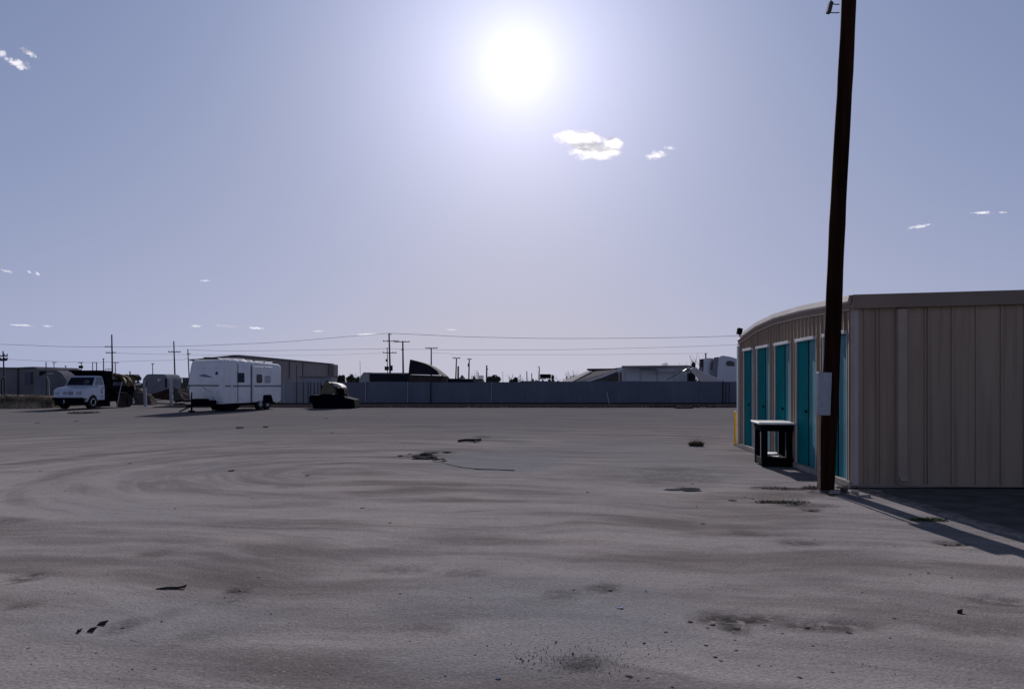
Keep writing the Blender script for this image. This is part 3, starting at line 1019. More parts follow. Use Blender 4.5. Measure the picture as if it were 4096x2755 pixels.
kb.loft([[kin(p, .10, -KW) for p in prof], [kin(p, .02, -KW + .08) for p in prof], [kin(p, 0, -KW + .2) for p in prof], [kin(p, 0, -.2) for p in prof], [kin(p, .02, -.08) for p in prof], [kin(p, .10, 0) for p in prof]])
kb.build('cab_body', M['white2'], tk, smooth=35)
gh = [(.98, 1.34), (1.38, 1.88), (1.50, 1.95), (1.92, 1.94), (2.0, 1.86), (2.02, 1.34)]
kg = MB()
kg.loft([[(-KW + .02 + .13 * (p[1] - 1.34) / .6, *p) for p in gh], [(-KW + .3, p[0] - .01, p[1] + .02 * (p[1] > 1.8)) for p in gh], [(-.3, p[0] - .01, p[1] + .02 * (p[1] > 1.8)) for p in gh], [(-.02 - .13 * (p[1] - 1.34) / .6, *p) for p in gh]])
kg.build('cab_roof', M['white2'], tk, smooth=30)
ws = MB()
f_ = [(-KW + .12, 1.01, 1.39), (-.12, 1.01, 1.39), (-.20, 1.345, 1.85), (-KW + .20, 1.345, 1.85)]
ws.loft([[(p[0], p[1] - .022, p[2] + .012) for p in f_], f_])
wso = ws.build('windshield', M['glass'], tk)
sk = MB()
for k, (x, z, a, c_) in enumerate(((-.55, 1.58, .16, .10),)):
    q = [(x + a * math.cos(i * math.pi / 9), 1.02 + (z - 1.39 + c_ * math.sin(i * math.pi / 9)) * .725 - .034, z + c_ * math.sin(i * math.pi / 9)) for i in range(19)]
    sk.tube(q, .008, 5, cap=False)
    for i in range(4):
        xk = x - .09 + .055 * i
        sk.tube([(xk, 1.02 + .16 * .725 - .030, 1.56), (xk + .02, 1.02 + .22 * .725 - .03, 1.63)], .006, 5)
sk.build('window_lettering', M['box_mark'], wso)
sw = MB()
pl = [(1.12, 1.40), (1.40, 1.85), (1.50, 1.89), (1.80, 1.885), (1.86, 1.8), (1.88, 1.42)]
sw.loft([[(.004 - .13 * (p[1] - 1.34) / .6, *p) for p in pl], [(-.03 - .13 * (p[1] - 1.34) / .6, *p) for p in pl]])
sw.build('side_window', M['glass_light'], tk)
dr = MB()
pl = [(ax + .47, .56), (ax + .52, .95), (ax + .45, 1.34), (1.97, 1.34), (1.97, .56)]
dr.prism(pl, 'x', .001, .008)
dro = dr.build('cab_door', M['white2'], tk)
hd = MB()
hd.bb(.009, .025, 1.84, 1.94, 1.22, 1.26)
hd.build('handle', M['black'], dro)
lt = MB()                                          # column of dark painted characters on the door


def lring(z, a, c_):
    q = [(.011, 1.70 + a * math.cos(i * math.pi / 6), z + c_ * math.sin(i * math.pi / 6)) for i in range(13)]
    lt.tube(q, .008, 5, cap=False)


for z in (1.15, 1.06):
    lring(z, .075, .04)
lring(.955, .085, .055)
lt.tube([(.011, 1.62, .93), (.011, 1.78, .98)], .008, 5)
lt.tube([(.011, 1.7, .84), (.011, 1.7, .82)], .01, 5)
lt.tube([(.011, 1.60, .76), (.011, 1.62, .68), (.011, 1.78, .68), (.011, 1.84, .73), (.011, 1.6, .76)], .008, 5)
lt.build('door_lettering', M['black'], dro)
for x0, x1, z0, z1, nm, mk in ((-1.22, -.98, .86, 1.02, 'grille', 'lens'), (-.90, -.60, .84, 1.05, 'grille', 'lens'), (-.40, -.10, .86, 1.03, 'headlight', 'lens'), (-KW + .1, -KW + .38, .86, 1.0, 'headlight', 'box_grey')):
    mb = MB()
    mb.bb(x0, x1, -.035, .06, z0, z1)
    go = mb.build(nm, M[mk], tk, bevel=.015)
    if nm == 'headlight':
        mb = MB()
        for k in range(3):
            xk = x0 + (x1 - x0) * (.25 + .25 * k)
            mb.bb(xk - .02, xk + .02, -.042, -.036, z0 + .03, z1 - .03)
        mb.build('lens_glint' if nm == 'headlight' else 'grille_bar', M['box_mark'], go)
mb = MB()
mb.bb(-KW + .02, -.02, -.10, .2, .55, .68)
mb.bb(-KW + .08, -.2, .0, 1.3, .22, .56)
mb.build('front_bumper', M['black'], tk, bevel=.03)
mb = MB()
mb.tube([(-1.10, -.12, .55), (-1.06, -.125, .42), (-1.12, -.12, .33)], [.03, .05, .02], 8)
mb.build('tow_plate', M['box_grey'], tk)
for (t_, x_) in ((ax, -.10), (ax, -KW + .10)):
    w = MB()
    w.disc((x_, t_, .40), .40, 'x', .24, 28)
    wo_ = w.build('wheel', M['rubber'], tk, smooth=35)
    w = MB()
    w.disc((x_ + (.123 if x_ > -.5 else -.123), t_, .40), .20, 'x', .012, 24)
    ro = w.build('rim', M['black'], wo_)
    w = MB()
    q = [(x_ + (.13 if x_ > -.5 else -.13), t_ + .2 * math.cos(i * math.pi / 10), .40 + .2 * math.sin(i * math.pi / 10)) for i in range(21)]
    w.tube(q, .022, 6, cap=False)
    w.build('rim_ring', M['chrome'], wo_)
rt = kt(497)[0]
for t_, x_ in ((rt, -.14), (rt, -KW + .14), (rt + .5, -.14)):
    w = MB()
    w.disc((x_, t_, .42), .42, 'x', .3, 28)
    w.build('wheel', M['rubber'], tk, smooth=35)
mb = MB()                                          # headboard with cab shield
t0 = 2.06
mb.bb(-KW - .06, .03, t0, t0 + .14, .45, 2.28)
mb.bb(-KW - .06, .03, t0 - .62, t0 - .002, 2.20, 2.29)
mb.prism([(t0 - .45, 2.199), (t0 - .002, 2.199), (t0 - .002, 1.97)], 'x', -KW - .055, -KW - .02)
mb.bb(-KW - .06, .03, t0 + .142, t0 + .62, 1.2, 2.27)
mb.build('headboard', M['black'], tk)
mb = MB()
mb.prism([(t0 + .63, .95), (t0 + .63, 1.72), (KL - .05, 1.66), (KL, 1.0), (KL - .3, .9)], 'x', -.10, .02)
mb.prism([(t0 + .63, .95), (t0 + .63, 1.72), (KL - .05, 1.66), (KL, 1.0), (KL - .3, .9)], 'x', -KW - .05, -KW + .05)
mb.bb(-KW + .06, -.11, t0 + .63, KL - .1, .92, 1.0)
mb.bb(-KW + .06, -.11, KL - .16, KL - .06, 1.0, 1.66)
mb.build('dump_bed', M['black'], tk)
mb = MB()
mb.bb(.021, .035, t0 + .7, KL - .35, 1.36, 1.58)
mb.build('side_rail', mat('blue_black_steel', (.05, .06, .09), .5, .2), tk)
mb = MB()
mb.bb(-1.3, -.5, 1.9, KL - .2, .5, .72)
mb.bb(-.32, -.05, t0 + .05, t0 + .55, .1, .9)
mb.bb(-KW + .2, -.2, 2.2, KL - .5, .38, .90)
mb.build('truck_frame', M['black'], tk)
mb = MB()
mb.bb(-.42, -.04, rt + .95, rt + 1.0, .12, .95)
mb.build('mud_flap', M['black'], tk)
mb = MB()
mb.prism([(t0 + 1.15, .02), (t0 + 1.15, .78), (t0 + 1.9, .78), (t0 + 1.9, .02)], 'x', .05, .10)
tag(mb.build('rusty_panel', M['rust']), 'rust-brown panel leaning under the side of the dump bed', 'panel')
bpy.data.objects['rusty_panel'].location = KC
bpy.data.objects['rusty_panel'].rotation_euler = (0, 0, -KP)
mb = MB()
mb.tube([(.12, t0 + .95, .02), (.10, t0 + 1.5, 1.62)], .03, 8)
tag(mb.build('leaning_pole', M['box_grey']), 'grey pole leaning against the black dump bed', 'pole')
bpy.data.objects['leaning_pole'].location = KC
bpy.data.objects['leaning_pole'].rotation_euler = (0, 0, -KP)
# the load
random.seed(5)


def lump(name, m, pts_, label, cat, sub=2, seed=0, amp=.25):
    """irregular heap: hull of points, roughened"""
    import bmesh
    bm = bmesh.new()
    for p in pts_:
        bm.verts.new(p)
    bmesh.ops.convex_hull(bm, input=bm.verts)
    bmesh.ops.triangulate(bm, faces=bm.faces)
    for _ in range(sub):
        bmesh.ops.subdivide_edges(bm, edges=bm.edges, cuts=1, use_grid_fill=True)
    for v_ in bm.verts:
        d = mnoise.noise_vector(v_.co * 1.7 + Vector((seed, seed, 0))) * amp
        v_.co += d * .6
    me_ = bpy.data.meshes.new(name)
    bm.to_mesh(me_)
    bm.free()
    me_.materials.append(m)
    o = bpy.data.objects.new(name, me_)
    C.objects.link(o)
    return tag(o, label, cat)


o = lump('scrap_load', M['load'], [(-.25, 2.75, 1.5), (-1.7, 2.75, 1.5), (-.25, 4.8, 1.5), (-1.7, 4.8, 1.5), (-.3, 2.8, 1.86), (-1.6, 2.8, 1.9), (-.4, 3.6, 1.98), (-1.5, 3.8, 2.02), (-.5, 4.7, 1.92), (-1.5, 4.7, 1.9)],
         'brown heap of scrap filling the black dump bed', 'scrap', 3, 2, .18)
o.location = KC
o.rotation_euler = (0, 0, -KP)
mb = MB()
sec = []
for k in range(9):
    t_ = 3.75 + k * .165
    hgt = 1.98 + .08 * math.sin(k * 1.7)
    sec.append([(-1.2, t_, hgt - .02), (-.5, t_, hgt + .04), (-.08, t_, hgt - .10), (.06 + .02 * (k % 2), t_, hgt - .32 - .03 * (k % 2)), (.09 + .02 * (k % 2), t_, 1.48 + .10 * math.cos(k * 1.1) - .035 * k), (.07, t_, 1.48 + .10 * math.cos(k * 1.1) - .035 * k), (-.12, t_, hgt - .14), (-.6, t_, hgt - .03)])
mb.loft(sec)
tag(mb.build('tarpaulin', M['tarp']), 'olive brown tarpaulin draped over the rear of the dump bed', 'tarpaulin')
bpy.data.objects['tarpaulin'].location = KC
bpy.data.objects['tarpaulin'].rotation_euler = (0, 0, -KP)
mb = MB()
mb.tube([(-.5, 2.9, 2.0), (-.4, 3.6, 2.07), (-.5, 4.3, 2.06)], [.07, .09, .06], 9)
tag(mb.build('rolled_mat', M['load']), 'brown rolled mat lying on top of the scrap load', 'roll')
bpy.data.objects['rolled_mat'].location = KC
bpy.data.objects['rolled_mat'].rotation_euler = (0, 0, -KP)

# ------------------------------------------------------------------ black machine with olive housing
MC = Vector((xx(1335, 45.5), 45.5, 0))
mc = thing('yard_machine', 'black skid machine with olive housing and white curved hood in front of the fence', 'machine', MC)
sc_ = 45.5 / F


def q_(pts_):
    return [((px - 1335) * sc_, (1632 - py) * sc_) for px, py in pts_]


mb = MB()
mb.prism(q_([(1248, 1615), (1252, 1636), (1258, 1641), (1330, 1640), (1395, 1636), (1420, 1632), (1416, 1597), (1378, 1590), (1374, 1578), (1290, 1575), (1272, 1580), (1250, 1584)]), 'y', .0, 1.5)
mb.build('skid_base', M['black'], mc, bevel=.05)
mb = MB()
mb.prism(q_([(1228, 1586), (1228, 1610), (1250, 1612), (1262, 1580), (1240, 1580)]), 'y', .4, 1.4)
mb.build('rear_box', M['black'], mc, bevel=.05)
mb = MB()
hp = q_([(1284, 1579), (1282, 1560), (1290, 1540), (1297, 1529), (1312, 1528), (1322, 1532), (1333, 1545), (1340, 1560), (1340, 1579)])
mb.prism(hp, 'y', .12, 1.35)
mb.build('engine_housing', M['olive'], mc, smooth=40)
mb = MB()
mb.prism(q_([(1318, 1528), (1348, 1534), (1360, 1541), (1367, 1549), (1366, 1552), (1350, 1548), (1338, 1546), (1328, 1534)]), 'y', .10, 1.38)
mb.build('hood', mat('grey_white_hood', (.42, .42, .43), .7, .15, 2, spec=.1), mc, smooth=40)
mb = MB()
mb.prism(q_([(1344, 1552), (1366, 1552.5), (1372, 1554), (1376, 1578), (1344, 1579)]), 'y', .2, 1.3)
mb.build('engine_block', M['black'], mc, bevel=.03)
mb = MB()
mb.prism(q_([(1277, 1541), (1288, 1540), (1282, 1562), (1277, 1560)]), 'y', .3, 1.1)
mb.tube([(.0 - 38 * sc_, .6, 104 * sc_), (-38 * sc_, .6, 112 * sc_)], .05, 8)
mb.build('air_filter', M['black'], mc, bevel=.02)
mb = MB()
for px in (1382, 1391, 1400):
    ring(mb, ((px - 1335) * sc_, 42 * sc_ + .02), .05, .05, .014, 12, y=.3)
mb.box(((1333 - 1335) * sc_, .08, 55 * sc_), (.12, .06, .06))
mb.build('pipe_fitting', M['chrome'], mc)

# ------------------------------------------------------------------ buildings and gear behind
# big shed behind the trailer
wh = thing('warehouse', 'large grey metal warehouse with low pitched roof behind the white trailer', 'building', (0, 0, 0))
mb = MB()
YA, YB = 92.0, 131.0
xl, xr = xx(770, YA), xx(1010, YA)
xr2 = xx(1331, YB)
zr, ze = zz(1423, YA), zz(1428, YA)
zl = zz(1441, YA)
zb2 = zz(1457, YB)
xm = xx(945, YA)
foot = [(xl, YA, 0), (xr, YA, 0), (xr2, YB, 0), (xl - 1, YB, 0)]
mb.add([(xl, YA, 0), (xr, YA, 0), (xr, YA, ze), (xm, YA, zr), (xl, YA, zl), (xl, YA + 8, 0), (xr, YA + 8, 0), (xr, YA + 8, ze), (xm, YA + 8, zr), (xl, YA + 8, zl)], [(0, 1, 2, 3, 4), (9, 8, 7, 6, 5), (0, 5, 6, 1), (0, 4, 9, 5), (3, 8, 9, 4)])
mb.add([(xr, YA, 0), (xr2, YB, 0), (xr2, YB, zb2), (xr, YA, ze), (xr - 6, YA, 0), (xr2 - 6, YB, 0), (xr2 - 6, YB, zb2), (xr - 6, YA, ze)], [(0, 1, 2, 3), (7, 6, 5, 4), (1, 5, 6, 2), (3, 2, 6, 7)])
mb.build('wall', M['ware'], wh)
mb = MB()
mb.loft([[(xl - .3, YA - .3, zl - .05), (xm, YA - .3, zr), (xm, YA - .3, zr + .12), (xl - .3, YA - .3, zl + .08)], [(xl - .3, YA + 8, zl - .05), (xm, YA + 8, zr), (xm, YA + 8, zr + .12), (xl - .3, YA + 8, zl + .08)]])
mb.loft([[(xm + .02, YA - .3, zr), (xr + .25, YA - .3, ze), (xr + .25, YA - .3, ze + .12), (xm + .02, YA - .3, zr + .12)], [(xm + .02, YB, zb2 + .1), (xr2 + .25, YB, zb2), (xr2 + .25, YB, zb2 + .12), (xm + .02, YB, zb2 + .2)]])
mb.build('roof', M['bgrey'], wh)
for px, top_, bot in ((1156, 1445, 1515), (1210, 1447, 1520)):
    mb = MB()
    k = (px - CX) / F
    tq = (k * YA - xr) / ((xr2 - xr) - k * (YB - YA))
    Yq, Xq = YA + tq * (YB - YA), xr + tq * (xr2 - xr)
    mb.bb(Xq + .02, Xq + .10, Yq - .05, Yq + .05, zz(bot, Yq), zz(top_, Yq))
    mb.build('downspout', M['seam'], wh)
mb = MB()
mb.bb(xr2 + .02, xx(1352, YB), YB - 3, YB, 0, zz(1459, YB))
mb.build('side_bay', M['ware'], wh)
lt_ = thing('low_shed', 'low flat-roofed shed against the long warehouse wall', 'shed', (0, 0, 0))
mb = MB()
mb.bb(xx(1200, 88), xx(1325, 88), 88, 91, 0, zz(1508, 88))
mb.build('wall', M['fence2'], lt_)
mb = MB()
mb.bb(xx(1196, 88) - .1, xx(1330, 88), 87.7, 91.2, zz(1508, 88) + .004, zz(1506, 88) + .06)
mb.build('roof', M['bgrey'], lt_)


def sil(name, m, pts_, Y, dep, parent=None, **kw):
    mb = MB()
    mb.prism([(xx(px, Y), zz(py, Y)) for px, py in pts_], 'y', Y, Y + dep)
    return mb.build(name, m, parent, **kw)


# long dark flat trailer with tank end
fl = thing('long_trailer', 'long dark flatbed trailer with rounded green-grey end behind the fence', 'trailer', (0, 0, 0))
Yt = 72
sil('tank_end', M['green_grey'], [(1437, 1545), (1437, 1518), (1444, 1502), (1454, 1489), (1478, 1489), (1478, 1545)], Yt, 2.4, fl, smooth=30)
sil('trailer_side', M['dark_sheet'], [(1478.5, 1550), (1478.5, 1496), (1634, 1497), (1634, 1550)], Yt - .1, 2.4, fl)
sil('trailer_deck', M['bgrey'], [(1479, 1495.5), (1480, 1490), (1634, 1491), (1634, 1496.5)], Yt + .1, 2.2, fl)
sil('side_panel', M['dark_brown'], [(1634.5, 1550), (1634.5, 1498), (1765, 1502), (1765, 1550)], Yt - .1, 2.4, fl)
cs = thing('curved_shelter', 'dark quarter-round sheet shelter rising above the fence', 'shelter', (0, 0, 0))
sil('end_wall', M['dark_sheet'], [(1634, 1497), (1636, 1468), (1640, 1440), (1668, 1447), (1698, 1456), (1722, 1467), (1745, 1483), (1762, 1500)], Yt - .3, .15, cs)
mb = MB()
arc = [(1640, 1440), (1668, 1447), (1698, 1456), (1722, 1467), (1745, 1483), (1770, 1503), (1780, 1512)]
up = [(xx(a, Yt), zz(b_, Yt)) for a, b_ in arc]
mb.prism(up + [(p[0] + .02, p[1] + .07) for p in reversed(up)], 'y', Yt - .14, Yt + 5)
mb.build('roof_sheet', M['dark_sheet'], cs)
sil('scrap_bin', M['dark_brown'], [(1768, 1540), (1768, 1505), (1788, 1505), (1784, 1540)], 70, 1.5)
tag(bpy.data.objects['scrap_bin'], 'small dark brown bin at the foot of the curved shelter', 'bin')
dk = thing('dark_platform', 'long low dark platform behind the fence below the utility poles', 'platform', (0, 0, 0))
sil('deck', M['dark_sheet'], [(1785, 1545), (1785, 1513), (1930, 1516), (1936, 1528), (1936, 1545)], 74, 3, dk)
sil('deck_cover', M['tin'], [(1895, 1520), (1935, 1524), (1942, 1528), (1936, 1528.5), (1890, 1523)], 73.8, 1, dk)
mb = MB()
mb.add([at(1836, 1514, 76), at(1848, 1498, 77), at(1862, 1514, 76), at(1850, 1514, 80)], [(0, 1, 2), (0, 3, 1), (1, 3, 2), (0, 2, 3)])
tag(mb.build('sand_heap', M['berm']), 'pointed grey heap on the dark platform beside a short pole', 'heap')
bb_ = thing('billboard', 'black rectangular sign board standing behind the middle of the fence', 'sign', (0, 0, 0))
sil('board', M['black'], [(2160, 1513), (2160, 1496), (2203, 1496), (2204, 1513)], 90, .3, bb_)
sil('board_base', M['post_light'], [(2158, 1517), (2158, 1513.5), (2185, 1513.5), (2185, 1517)], 89.8, .5, bb_)

# collapsed tin shed, white building with canopy
Yr = 80
cshed = thing('collapsed_shed', 'collapsed shed with sloping tin roof and pale beam left of the white building', 'shed', (0, 0, 0))


def slab(name, m, quad, th, parent):
    mb = MB()
    q = [Vector(p) for p in quad]
    n_ = (q[1] - q[0]).cross(q[2] - q[0]).normalized() * th
    mb.loft([q, [p + n_ for p in q]])
    return mb.build(name, m, parent)


slab('tin_roof', M['tin'], [at(2250, 1527, 77), at(2285, 1530, 76), at(2369, 1486, 82), at(2345, 1487, 83)], .06, cshed)
slab('fallen_roof', M['bgrey'], [at(2285, 1531, 76.5), at(2350, 1530, 76), at(2488, 1478, 80), at(2368, 1487, 83)], .06, cshed)
mb = MB()
mb.tube([at(2345, 1526, 75.5), at(2405, 1508, 76.5), at(2490, 1474, 78)], .08, 8)
mb.build('beam', M['white_trim'], cshed)
sil('ridge_board', M['dark_brown'], [(2346, 1478), (2350, 1474), (2488, 1473), (2488, 1482), (2360, 1485)], 83.2, .25, cshed)
for px, ty in ((2420, 1512), (2434, 1510), (2450, 1500), (2462, 1494), (2472, 1492), (2482, 1488)):
    mb = MB()
    mb.bb(xx(px, 81) - .06, xx(px, 81) + .06, 81, 81.12, 0, zz(ty, 81))
    mb.build('stud', M['wood'], cshed)
sil('back_wall', M['dome'], [(2330, 1540), (2390, 1492), (2440, 1486), (2488, 1482), (2488, 1540)], 83.6, .12, cshed)
wb = thing('white_building', 'long low white building with awning roof behind the fence', 'building', (0, 0, 0))
sil('wall', M['bwhite'], [(2488.5, 1560), (2488.5, 1468), (2760, 1466), (2760, 1560)], Yr, 6, wb)
for px in (2500, 2560, 2565, 2625, 2631, 2698):
    mb = MB()
    mb.bb(xx(px, Yr) - .03, xx(px, Yr) + .03, Yr - .03, Yr - .003, 1.0, zz(1484, Yr))
    mb.build('panel_seam', M['box_grey'], wb)
slab('awning', mat('grey_awning', (.22, .22, .24), .95, .12, 1.0, spec=0.), [at(2486, 1470, Yr - 2.0), at(2760, 1465, Yr - 2.0), at(2752, 1463, Yr + .5), at(2488, 1465, Yr + .5)], .08, wb)
sil('awning_valance', mat('grey_valance', (.30, .31, .34), .6, .15, 1.0), [(2622, 1487), (2605, 1474), (2750, 1466), (2748, 1470), (2700, 1486)], Yr - 1.8, .05, wb)
sil('cornice', M['bgrey'], [(2488, 1468.5), (2488, 1465), (2765, 1462), (2765, 1467)], Yr - 2.1, .08, wb)
sil('shade_bar', M['seam'], [(2560, 1478), (2560, 1475), (2628, 1476), (2628, 1484), (2622, 1479)], Yr - 2.12, .1, wb)
for a, b_, h_ in ((2597, 2605, 3), (2611, 2628, 3), (2643, 2650, 3), (2541, 2546, 2)):
    sil('roof_vent', M['bgrey'], [(a, 1466), (a, 1464 - h_), (b_, 1464 - h_), (b_, 1466)], Yr, .5, wb)
mb = MB()
ring(mb, (xx(2656, Yr), zz(1457, Yr)), .16, .12, .02, 14, y=Yr - 1)
ring(mb, (xx(2650, Yr), zz(1459, Yr)), .25, .08, .03, 14, y=Yr - 1)
mb.build('roof_cage', M['bgrey'], wb)
cn = thing('white_canopy', 'white sloping canopy on thin posts between the white building and lorry cab', 'canopy', (0, 0, 0))
slab('canopy_sheet', M['bwhite'], [at(2756, 1478, 66.5), at(2772, 1471, 65), at(2892, 1527, 63.5), at(2812, 1533, 66)], .08, cn)
mb = MB()
mb.tube([at(2752, 1530, 66.5), at(2752, 1477, 66.5)], .05, 8)
mb.build('post', M['seam'], cn)
mb = MB()
mb.tube([at(2666, 1520, 76), at(2710, 1496, 76), at(2740, 1473, 76)], .03, 6)
mb.build('stay_cable', M['seam'], cn)
sil('folded_sheet', M['grey_strip'], [(2735, 1483), (2748, 1474), (2772, 1475), (2760, 1483), (2748, 1484)], 66.2, .5, cn)
mb = MB()
mb.bb(xx(2762, 78), xx(2780, 78), 78, 79.5, 0, zz(1492, 78))
tag(mb.build('dark_doorway', M['dark_sheet']), 'dark open cabinet under the white canopy', 'cabinet')

# lorry cab
Yl = 68
lc = thing('lorry_cab', 'tall white lorry sleeper cab with dark rounded window behind the fence', 'truck', (0, 0, 0))
sil('sleeper_body', M['bwhite'], [(2868, 1560), (2871, 1500), (2876, 1432), (2882, 1424), (2896, 1422), (2925, 1427), (2970, 1441), (2985, 1446), (2985, 1560)], Yl, 2.5, lc, bevel=.12)
mb = MB()
poly = [(2904, 1453), (2906, 1446), (2912, 1443), (2924, 1443), (2936, 1448), (2938, 1454), (2938, 1464), (2912, 1464), (2905, 1460)]
mb.prism([(xx(a, Yl), zz(b_, Yl)) for a, b_ in poly], 'y', Yl - .03, Yl + .02)
mb.build('window', M['glass'], lc)
sil('side_fairing', mat('grey_fairing', (.2, .2, .24), .5, .15), [(2841, 1560), (2842, 1495), (2850, 1440), (2857, 1429), (2875.5, 1427), (2871, 1490), (2867, 1560)], Yl + .3, 2, lc)
sil('rear_panel', M['bwhite'], [(2817, 1560), (2817, 1434), (2820, 1432), (2853, 1432), (2844, 1470), (2841, 1560)], Yl + .6, 1.6, lc)
sil('dark_vent', M['glass'], [(2841, 1480), (2845, 1445), (2852, 1446), (2849, 1478)], Yl + .2, .08, lc)
sil('exhaust_box', M['dark_brown'], [(2803, 1467), (2804, 1436), (2817, 1435), (2817, 1468)], Yl + .9, .6, lc)
sil('lower_panel', M['bgrey'], [(2797, 1560), (2803, 1468), (2817, 1468.5), (2817, 1560)], Yl + .9, .6, lc)
mb = MB()
mb.tube([at(2823, 1433, Yl + 1), at(2823, 1413, Yl + 1)], .06, 8)
mb.box(at(2823, 1413.5, Yl + 1), (.3, .12, .05))
mb.build('exhaust_stack', M['pole_far'], lc)

# left background: flat building, dome, tank, camper, pipe rack
fb = thing('flat_building', 'low grey flat-roofed building at the left edge of the yard', 'building', (0, 0, 0))
Yb_ = 78
sil('wall', M['bgrey'], [(-60, 1575), (-60, 1471), (95, 1471), (128, 1468), (150, 1473), (152, 1580)], Yb_, 8, fb)
sil('roof_edge', M['tin'], [(-60, 1470.5), (-60, 1468), (70, 1469), (100, 1467.5), (133, 1466.5), (133, 1468), (95, 1470.5)], Yb_ - .3, 8.3, fb)
sil('door', mat('dark_door', (.09, .09, .13), .6, .1), [(99, 1536), (99, 1488.5), (123, 1488.5), (123, 1536)], Yb_ - .08, .07, fb)
sil('door_jamb', M['seam'], [(123.2, 1536), (123.2, 1488), (128, 1488), (128, 1534)], Yb_ - .1, .09, fb)
mb = MB()
mb.bb(xx(73, Yb_) - .05, xx(73, Yb_) + .05, Yb_ - .1, Yb_ - .003, 0, zz(1474, Yb_))
mb.build('downspout', M['seam'], fb)
dm = thing('dome_hut', 'dark grey dome-shaped hut beside the dump truck', 'hut', (0, 0, 0))
Yd = 72
pr = [(155, 1590), (155, 1482), (200, 1481.5), (225, 1481.5), (240, 1488), (252, 1499), (262, 1514), (268, 1530), (270, 1590)]
sil('shell', M['dome'], pr, Yd, 7, dm, smooth=30)
sil('lintel', M['box_grey'], [(188, 1497), (188, 1491.5), (215, 1491.5), (215, 1496)], Yd - .1, .08, dm)
sil('doorway', M['dark_sheet'], [(157, 1560), (157, 1484), (184, 1484), (184, 1500), (164, 1520)], Yd - .06, .05, dm)
mb = MB()
mb.tube([at(160, 1600, 66), at(162, 1540, 66), at(168, 1515, 66), at(179, 1502, 66), at(181, 1520, 66), at(178, 1590, 66)], [.5, .45, .4, .18, .3, .4], 12)
tag(mb.build('upright_tank', M['dome'], smooth=40), 'grey rounded upright tank in front of the dome hut', 'tank')
cp = thing('grey_camper', 'grey rounded camper shell behind the scrap, right of the dump truck', 'camper', (0, 0, 0))
Yc = 68
sil('shell', mat('camper_skin', (.20, .21, .24), .95, .15, .8, spec=0.), [(568, 1575), (569, 1515), (578, 1504), (585, 1496), (655, 1496), (662, 1502), (668, 1512), (668, 1575)], Yc, 3, cp, bevel=.15)
sil('window', M['glass_light'], [(602, 1528), (602, 1514), (613, 1514), (613, 1528)], Yc - .02, .03, cp)
sil('white_panel', M['white_trim'], [(631, 1524), (631, 1516), (643, 1516), (643, 1519), (636, 1519), (636, 1524)], Yc - .02, .03, cp)
sil('rear_door', M['dark_sheet'], [(660, 1550), (660, 1512), (667, 1514), (667, 1550)], Yc - .02, .03, cp)
mb = MB()
mb.add([at(602, 1578, 58), at(602, 1592, 58), at(690, 1602, 58), at(690, 1548, 58), at(640, 1568, 60), at(690, 1560, 61)], [(0, 1, 2, 3), (0, 3, 5, 4), (3, 2, 5), (0, 4, 1), (1, 4, 5, 2)])
tag(mb.build('brown_ramp', M['rust']), 'dark red-brown wedge-shaped ramp in front of the grey camper', 'ramp')
o = lump('rubble_mound', M['clod'], [at(690, 1603, 54), at(770, 1606, 53), at(775, 1560, 56), at(735, 1550, 57), at(700, 1545, 57), at(690, 1570, 56), at(730, 1590, 53), at(740, 1600, 58)], 'dark rubble mound between the brown ramp and white trailer', 'mound', 3, 9, .4)
o2 = lump('earth_mound', M['clod'], [at(530, 1622, 52), at(620, 1622, 52), at(600, 1598, 54), at(560, 1560, 55), at(548, 1545, 55), at(530, 1570, 54), at(640, 1612, 54)], 'dark earth mound right behind the dump truck', 'mound', 3, 4, .35)
mb = MB()
mb.tube([at(537, 1536, 53), at(563, 1536, 53)], .07, 8)
tag(mb.build('white_pipe', M['white_trim']), 'short white pipe on the earth mound behind the dump truck', 'pipe')
mb = MB()
for k in range(7):
    a = random.uniform(527, 551)
    mb.box(at(a, random.uniform(1504, 1516), 54), (.35, .4, .22), rz=random.uniform(0, 3), ry=random.uniform(-.5, .5))
tag(mb.build('junk_bundle', M['dark_brown']), 'dark bundle of junk on top of the earth mound', 'junk')
pk = thing('pipe_rack', 'far grey pipe rack with tanks seen between the poles left of the trailer', 'pipe rack', (0, 0, 0))
mb = MB()
random.seed(3)
Yp = 150
for k in range(14):
    px = 668 + k * 7
    mb.bb(xx(px, Yp) - .06, xx(px, Yp) + .06, Yp, Yp + .12, 0, zz(random.uniform(1505, 1520), Yp))
for y in (1514, 1521, 1529):
    mb.bb(xx(665, Yp), xx(762, Yp), Yp - .1, Yp, zz(y, Yp) - .07, zz(y, Yp) + .07)
mb.build('frame', M['pole_far'], pk)
for (a, b_, y0) in ((732, 764, 1510), (684, 700, 1512), (706, 716, 1520)):
    mb = MB()
    n_ = 12
    mb.tube([at((a + b_) / 2, 1535, Yp + 4), at((a + b_) / 2, y0, Yp + 4)], (b_ - a) / 2 * Yp / F, 14)
    mb.build('tank', M['bgrey'], pk)

